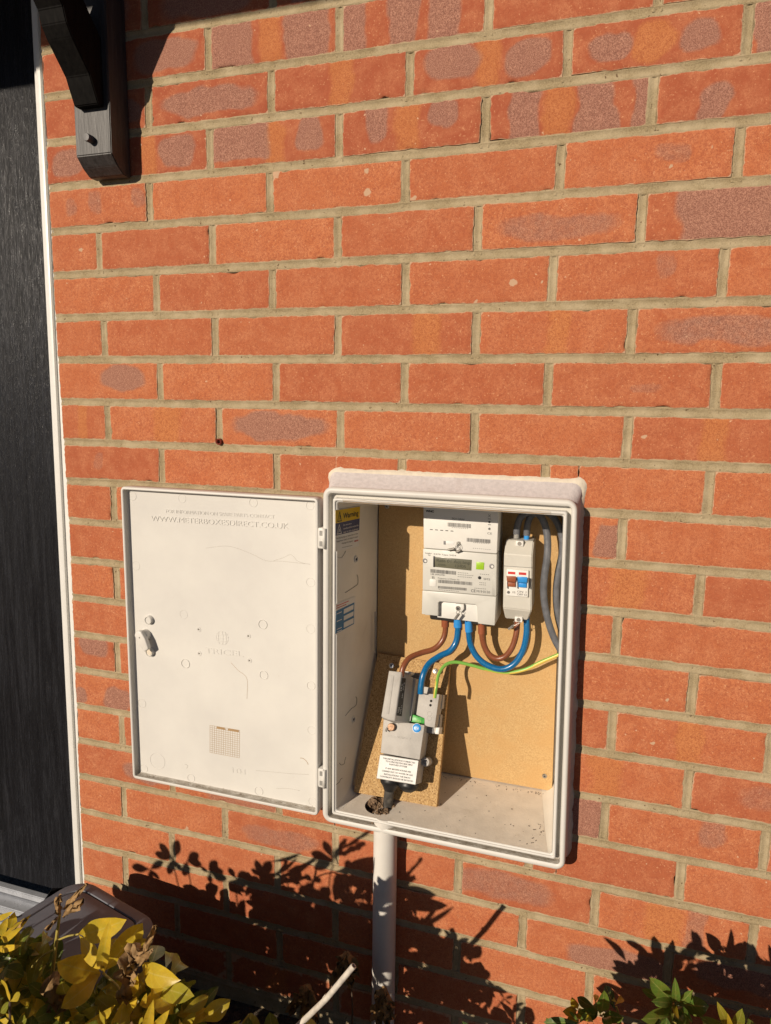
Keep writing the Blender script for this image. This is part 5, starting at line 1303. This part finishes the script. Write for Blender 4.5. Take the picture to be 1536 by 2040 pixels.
# the taller, denser growth of the same bed, left of and below the picture, whose shade falls on the wall
dense_poly = [(240, 1790), (300, 1765), (360, 1745), (450, 1768), (530, 1765), (600, 1785), (690, 1790), (745, 1795), (800, 1850), (850, 1870), (905, 1895), (935, 1905), (950, 1955), (985, 2010), (1040, 2045), (1070, 2160), (60, 2160), (200, 1900)]
LB = Leaves(); cnt = 0; stems = []
def offscreen_t(S, lo=.30, hi=.75):
    t = lo
    while t < hi:
        P = sunshadow(S, t); q = pix(P)
        if q[0] < -45 or q[1] > 2085 or q[0] < -900: return t
        t += .02
    return None
while cnt < 560:
    x = rd.uniform(60, 1070); y = rd.uniform(1730, 2160)
    if not inside(dense_poly, x, y): continue
    S = at(x, y, 0); t = offscreen_t(S)
    if t is None: continue
    P = sunshadow(S, t + rd.uniform(0, .07))
    if P.z < -1.14: continue
    kk = (LZ - P.z) / SUN.z; G = P + SUN * kk
    if kk > 0 and -.01 < G.x < .34 and -.42 < G.y < -.05 and rd.random() < .93: cnt += 1; continue
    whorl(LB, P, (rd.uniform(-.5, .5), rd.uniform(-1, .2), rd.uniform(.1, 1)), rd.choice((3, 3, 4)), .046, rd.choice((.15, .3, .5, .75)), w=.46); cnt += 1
    if cnt % 6 == 0: stems.append(P)
# sprigs standing above the mass
def sprig(hub, tips, wpx, t):
    H = sunshadow(at(*hub, 0), t)
    for tp in tips:
        B = sunshadow(at(*tp, 0), t); a_ = (B - H); side = a_.cross(SUN)
        LB.leaf(H, B, a_.length * wpx, rd.uniform(.3, .8), side=side, droop=.05, fold=.1)
    stems.append(H)
for hub, tips, wpx, t in (((342, 1712), [(355, 1674), (316, 1679), (307, 1700), (336, 1742), (360, 1735)], .42, .60), ((300, 1732), [(262, 1727), (322, 1716), (300, 1756), (318, 1752)], .40, .60), ((372, 1716), [(395, 1700), (402, 1722), (366, 1745)], .5, .60), ((415, 1738), [(432, 1715), (445, 1735), (398, 1728), (450, 1752), (420, 1760)], .5, .60),
                          ((470, 1752), [(455, 1728), (492, 1738), (500, 1760), (455, 1770)], .5, .60), ((522, 1748), [(510, 1712), (540, 1715), (548, 1745), (500, 1730), (555, 1762)], .42, .60), ((575, 1752), [(590, 1735), (562, 1740), (600, 1760)], .4, .60),
                          ((662, 1712), [(644, 1674), (675, 1690), (618, 1700), (626, 1730)], .42, .60), ((625, 1757), [(607, 1742), (640, 1750), (612, 1772)], .6, .60), ((690, 1738), [(696, 1713), (720, 1722), (735, 1745), (700, 1768), (668, 1765)], .5, .58), ((725, 1760), [(745, 1742), (752, 1772), (705, 1750)], .6, .58),
                          ((765, 1775), [(756, 1748), (782, 1765), (750, 1790)], .4, .56), ((770, 1805), [(757, 1790), (788, 1795), (780, 1825)], .5, .56), ((812, 1838), [(806, 1808), (836, 1828), (838, 1850)], .4, .50), ((858, 1860), [(852, 1838), (878, 1850), (868, 1882)], .45, .48), ((896, 1868), [(904, 1848), (884, 1852), (908, 1876)], .45, .46),
                          ((940, 1920), [(950, 1940), (932, 1895), (955, 1925)], .45, .46), ((965, 1955), [(985, 1968), (975, 1935)], .4, .46), ((1005, 1990), [(1022, 1984), (1018, 2002), (995, 1975)], .3, .46), ((600, 1790), [(640, 1775), (660, 1790), (575, 1770)], .4, .58), ((560, 1775), [(540, 1790), (585, 1790)], .5, .58)):
    sprig(hub, tips, wpx, t)
LV.build('foliage', M['leaf'], ys)
bm = bmesh.new()
def stemw(pts, r): tube(bm, pts, r, 8, 4)
stemw([at(98, 2040, -.42), at(104, 1945, -.42), at(110, 1890, -.42), at(119, 1822, -.42)], [.0028, .0024, .0018])
stemw([at(113, 1874, -.42), at(135, 1865, -.42), at(157, 1861, -.42)], [.0013, .0011]); stemw([at(238, 2045, -.42), at(240, 1978, -.42), at(205, 1938, -.42)], [.0025, .0020, .0016])
stemw([at(248, 1990, -.42), at(252, 1930, -.42), at(262, 1895, -.42)], [.0022, .0018, .0012]); stemw([at(0, 1982, -.42), at(40, 1970, -.42), at(78, 1966, -.42)], [.0018, .0015])
stemw([at(275, 1978, -.42), at(300, 1955, -.42), at(335, 1942, -.40)], [.0016, .0012]); stemw([at(60, 1930, -.42), at(85, 1905, -.42), at(105, 1893, -.42)], [.0014, .0012]); stemw([at(245, 2040, -.42), at(262, 2000, -.42), at(300, 1958, -.42)], [.0018, .0014])
stemw([(.33, -.45, -1.165), at(98, 2040, -.42)], [.006, .003]); stemw([(.42, -.45, -1.165), at(245, 2040, -.42)], [.006, .003])
obj('stem', bm, M['stem'], ys, True)
bm = bmesh.new()
for A, B, wp, sd_ in (((112, 1935), (104, 2030), 34, 1), ((98, 1945), (112, 2000), 26, 2), ((262, 1890), (248, 1960), 34, 3), ((258, 1940), (244, 2040), 26, 4), ((275, 1878), (262, 1925), 24, 5), ((128, 1822), (158, 1800), 16, 6), ((118, 1822), (114, 1788), 14, 7), ((126, 1812), (171, 1763), 9, 8), ((117, 1826), (94, 1852), 8, 9), ((285, 1905), (308, 1850), 12, 10), ((255, 1915), (296, 1905), 18, 11), ((262, 1985), (250, 2045), 18, 12), ((10, 1862), (48, 1835), 8, 13)):
    k = (at(*A, -.45) - CP).length / CF; crumple(bm, at(*A, -.44), at(*B, -.46), wp * k, sd_ * 3.3)
wt = obj('withered_leaves', bm, M['withered'], ys, True, 180)
ns = thing('dense_shrub', (.15, -.6, -1.165), 'dense leafy shrub in the same bed, throwing its shadow on the brickwork', 'shrub')
LB.build('foliage', M['leaf'], ns)
bm = bmesh.new()
for P in stems:
    base = Vector((P.x * .5 + .12 + rd.uniform(-.05, .05), -.62 + rd.uniform(-.08, .08), -1.165)); tube(bm, [base, base.lerp(P, .5) + Vector((0, .02, .03)), P], [.0045, .0028, .0012], 6, 4)
obj('stem', bm, M['wood'], ns, True)

# green shrub at the right
gsn = thing('green_shrub', (1.16, -.2, -1.165), 'glossy green shrub with a few yellow leaves, low at the wall on the right', 'shrub')
LG = Leaves()
for A, B, wpx, t1, tone in (((1342, 1995), (1296, 1952), 26, .22, .75), ((1344, 1993), (1346, 1960), 13, .24, .8), ((1350, 1995), (1378, 1978), 14, .22, .65), ((1352, 1999), (1411, 2006), 29, .22, .6), ((1340, 1996), (1307, 1996), 15, .25, .6), ((1348, 2003), (1376, 2034), 15, .25, .6), ((1338, 2018), (1292, 2032), 28, .27, .85), ((1345, 2018), (1372, 2050), 18, .27, .6), ((1346, 2005), (1348, 2022), 8, .26, .95),
                            ((1196, 2020), (1204, 1978), 20, .24, .8), ((1186, 2008), (1150, 1988), 17, .2, .2), ((1190, 2018), (1158, 2018), 18, .24, .5), ((1200, 2022), (1240, 2028), 18, .22, .5), ((1205, 2025), (1215, 2045), 16, .25, .6), ((1226, 2012), (1206, 1962), 17, .17, .05), ((1188, 1995), (1180, 2030), 12, .22, .5),
                            ((1150, 2010), (1140, 1990), 13, .22, 1), ((1150, 2014), (1124, 2016), 15, .25, 1), ((1152, 2018), (1174, 2030), 15, .25, 1), ((1150, 2022), (1130, 2042), 16, .25, 1), ((1186, 1998), (1188, 1980), 9, .18, 1), ((1225, 2002), (1242, 1985), 10, .17, .95), ((1230, 1998), (1215, 1985), 9, .17, .95),
                            ((1450, 2045), (1434, 2006), 14, .25, .93), ((1462, 2045), (1478, 2018), 17, .25, .9), ((1440, 2045), (1400, 2030), 16, .25, .85), ((1455, 2042), (1452, 2030), 8, .27, 1), ((1330, 2008), (1322, 1992), 8, .18, .95)):
    pl_leaf(LG, A, B, wpx, .20, t1, tone, droop=random.uniform(.05, .2))
rpoly = [(1250, 1960), (1240, 1925), (1275, 1905), (1310, 1905), (1345, 1905), (1370, 1900), (1400, 1915), (1440, 1915), (1500, 1925), (1560, 1955), (1700, 1950), (1700, 2140), (1250, 2140), (1235, 2010)]
cnt = 0
while cnt < 190:
    x = rd.uniform(1100, 1700); y = rd.uniform(1895, 2140)
    if not inside(rpoly, x, y): continue
    if y < 1955 and rd.random() < .35: continue
    S = at(x, y, 0); P = None; t = .16
    while t < .5:
        P = sunshadow(S, t); q = pix(P)
        if q[1] > 2125: break
        t += .01
    else: continue
    if P.z < -1.14: cnt += 1; continue
    whorl(LG, P, (rd.uniform(-.5, .5), rd.uniform(-1, 0), rd.uniform(.2, 1)), rd.choice((3, 5)), .048, rd.choice((.1, .3, .6)), w=.34); cnt += 1
for hub, tips, wpx, t in (((1432, 1912), [(1383, 1884), (1424, 1892), (1492, 1918), (1455, 1905), (1405, 1910), (1465, 1945), (1400, 1940)], .30, .2), ((1325, 1905), [(1310, 1886), (1338, 1888), (1268, 1905), (1290, 1912), (1345, 1925), (1320, 1940)], .26, .28), ((1265, 1940), [(1236, 1928), (1220, 1950), (1252, 1912), (1290, 1925), (1280, 1960), (1240, 1975)], .34, .25)):
    H = sunshadow(at(*hub, 0), t)
    qh = pix(H)
    for tp in tips:
        B = sunshadow(at(*tp, 0), t); LG.leaf(H, B, (B - H).length * wpx, .5, side=(B - H).cross(SUN), droop=.05, fold=.1)
LG.build('foliage', M['leafgreen'], gsn)
bm = bmesh.new()
for a_, b_ in (((1342, 2000), (1345, 2070)), ((1195, 2022), (1215, 2070)), ((1452, 2045), (1450, 2080)), ((1228, 2005), (1238, 2070)), ((1338, 2018), (1340, 2070))):
    A = at(*a_, -.20); B = at(*b_, -.20); tube(bm, [A, B, Vector((B.x * .5 + .58, -.2, -1.165))], [.0013, .002, .004], 7, 4)
obj('stem', bm, M['stem'], gsn, True)

# bare hollow cane sticking out of the bed, and two limp brown plants in the shade
bm = bmesh.new(); A = at(705, 1924, -.33); B = at(650, 1990, -.34); C3 = at(596, 2042, -.35); r = .0038
rg = tube(bm, [C3 + (C3 - B) * 2.2, C3, B.lerp(C3, .5), B, B.lerp(A, .5), A], r, 16, 6, caps=False, sm=False)
top = rg[-1]; ax = (A - B).normalized(); inn = [bm.verts.new(A + (v_.co - A) * .6) for v_ in top]; dn_ = [bm.verts.new(v_.co - ax * .02) for v_ in inn]
for i in range(16):
    j = (i + 1) % 16; bm.faces.new((top[i], top[j], inn[j], inn[i])); bm.faces.new((inn[i], inn[j], dn_[j], dn_[i]))
bm.faces.new(dn_)
cn_ = tag(obj('hollow_cane', bm, M['cane'], smooth=True, angle=50), 'pale hollow cane slanting up out of the bed beside the pipe', 'cane')
bm = bmesh.new(); q = at(650, 1988, -.338); tube(bm, [q - ax * .003, q + ax * .003], [.0040, .0050, .0040], 14, 2); obj('node', bm, M['cane'], cn_, True)
for (hx, hy), tips, lab_ in (((690, 1895), [(668, 1960), (700, 1975), (710, 1945), (680, 1930)], 'limp dark seedling hanging beside the hollow cane'), ((765, 1965), [(742, 2030), (755, 2050), (782, 2035), (772, 2050)], 'limp dark seedling drooping in front of the ivory pipe'), ((615, 1960), [(575, 2020), (600, 2040), (590, 2000), (630, 2040), (608, 1990)], 'tuft of shrivelled brown leaves in the shade left of the cane')):
    H = at(hx, hy, -.10); Lq = Leaves(); rt = Vector((H.x, -.1, -1.165))
    e = thing('wilted_plant', rt, lab_, 'plant', 'wilted plants in the shade at the wall foot')
    bm = bmesh.new(); tube(bm, [rt, rt.lerp(H, .6) + Vector((.012, 0, 0)), H], [.0022, .0016, .001], 7, 5); obj('stem', bm, M['wood'], e, True)
    bm = bmesh.new()
    for k, tp in enumerate(tips): crumple(bm, H, at(*tp, -.11), .020, hx + k)
    obj('leaves', bm, M['withered'], e, True, 180)
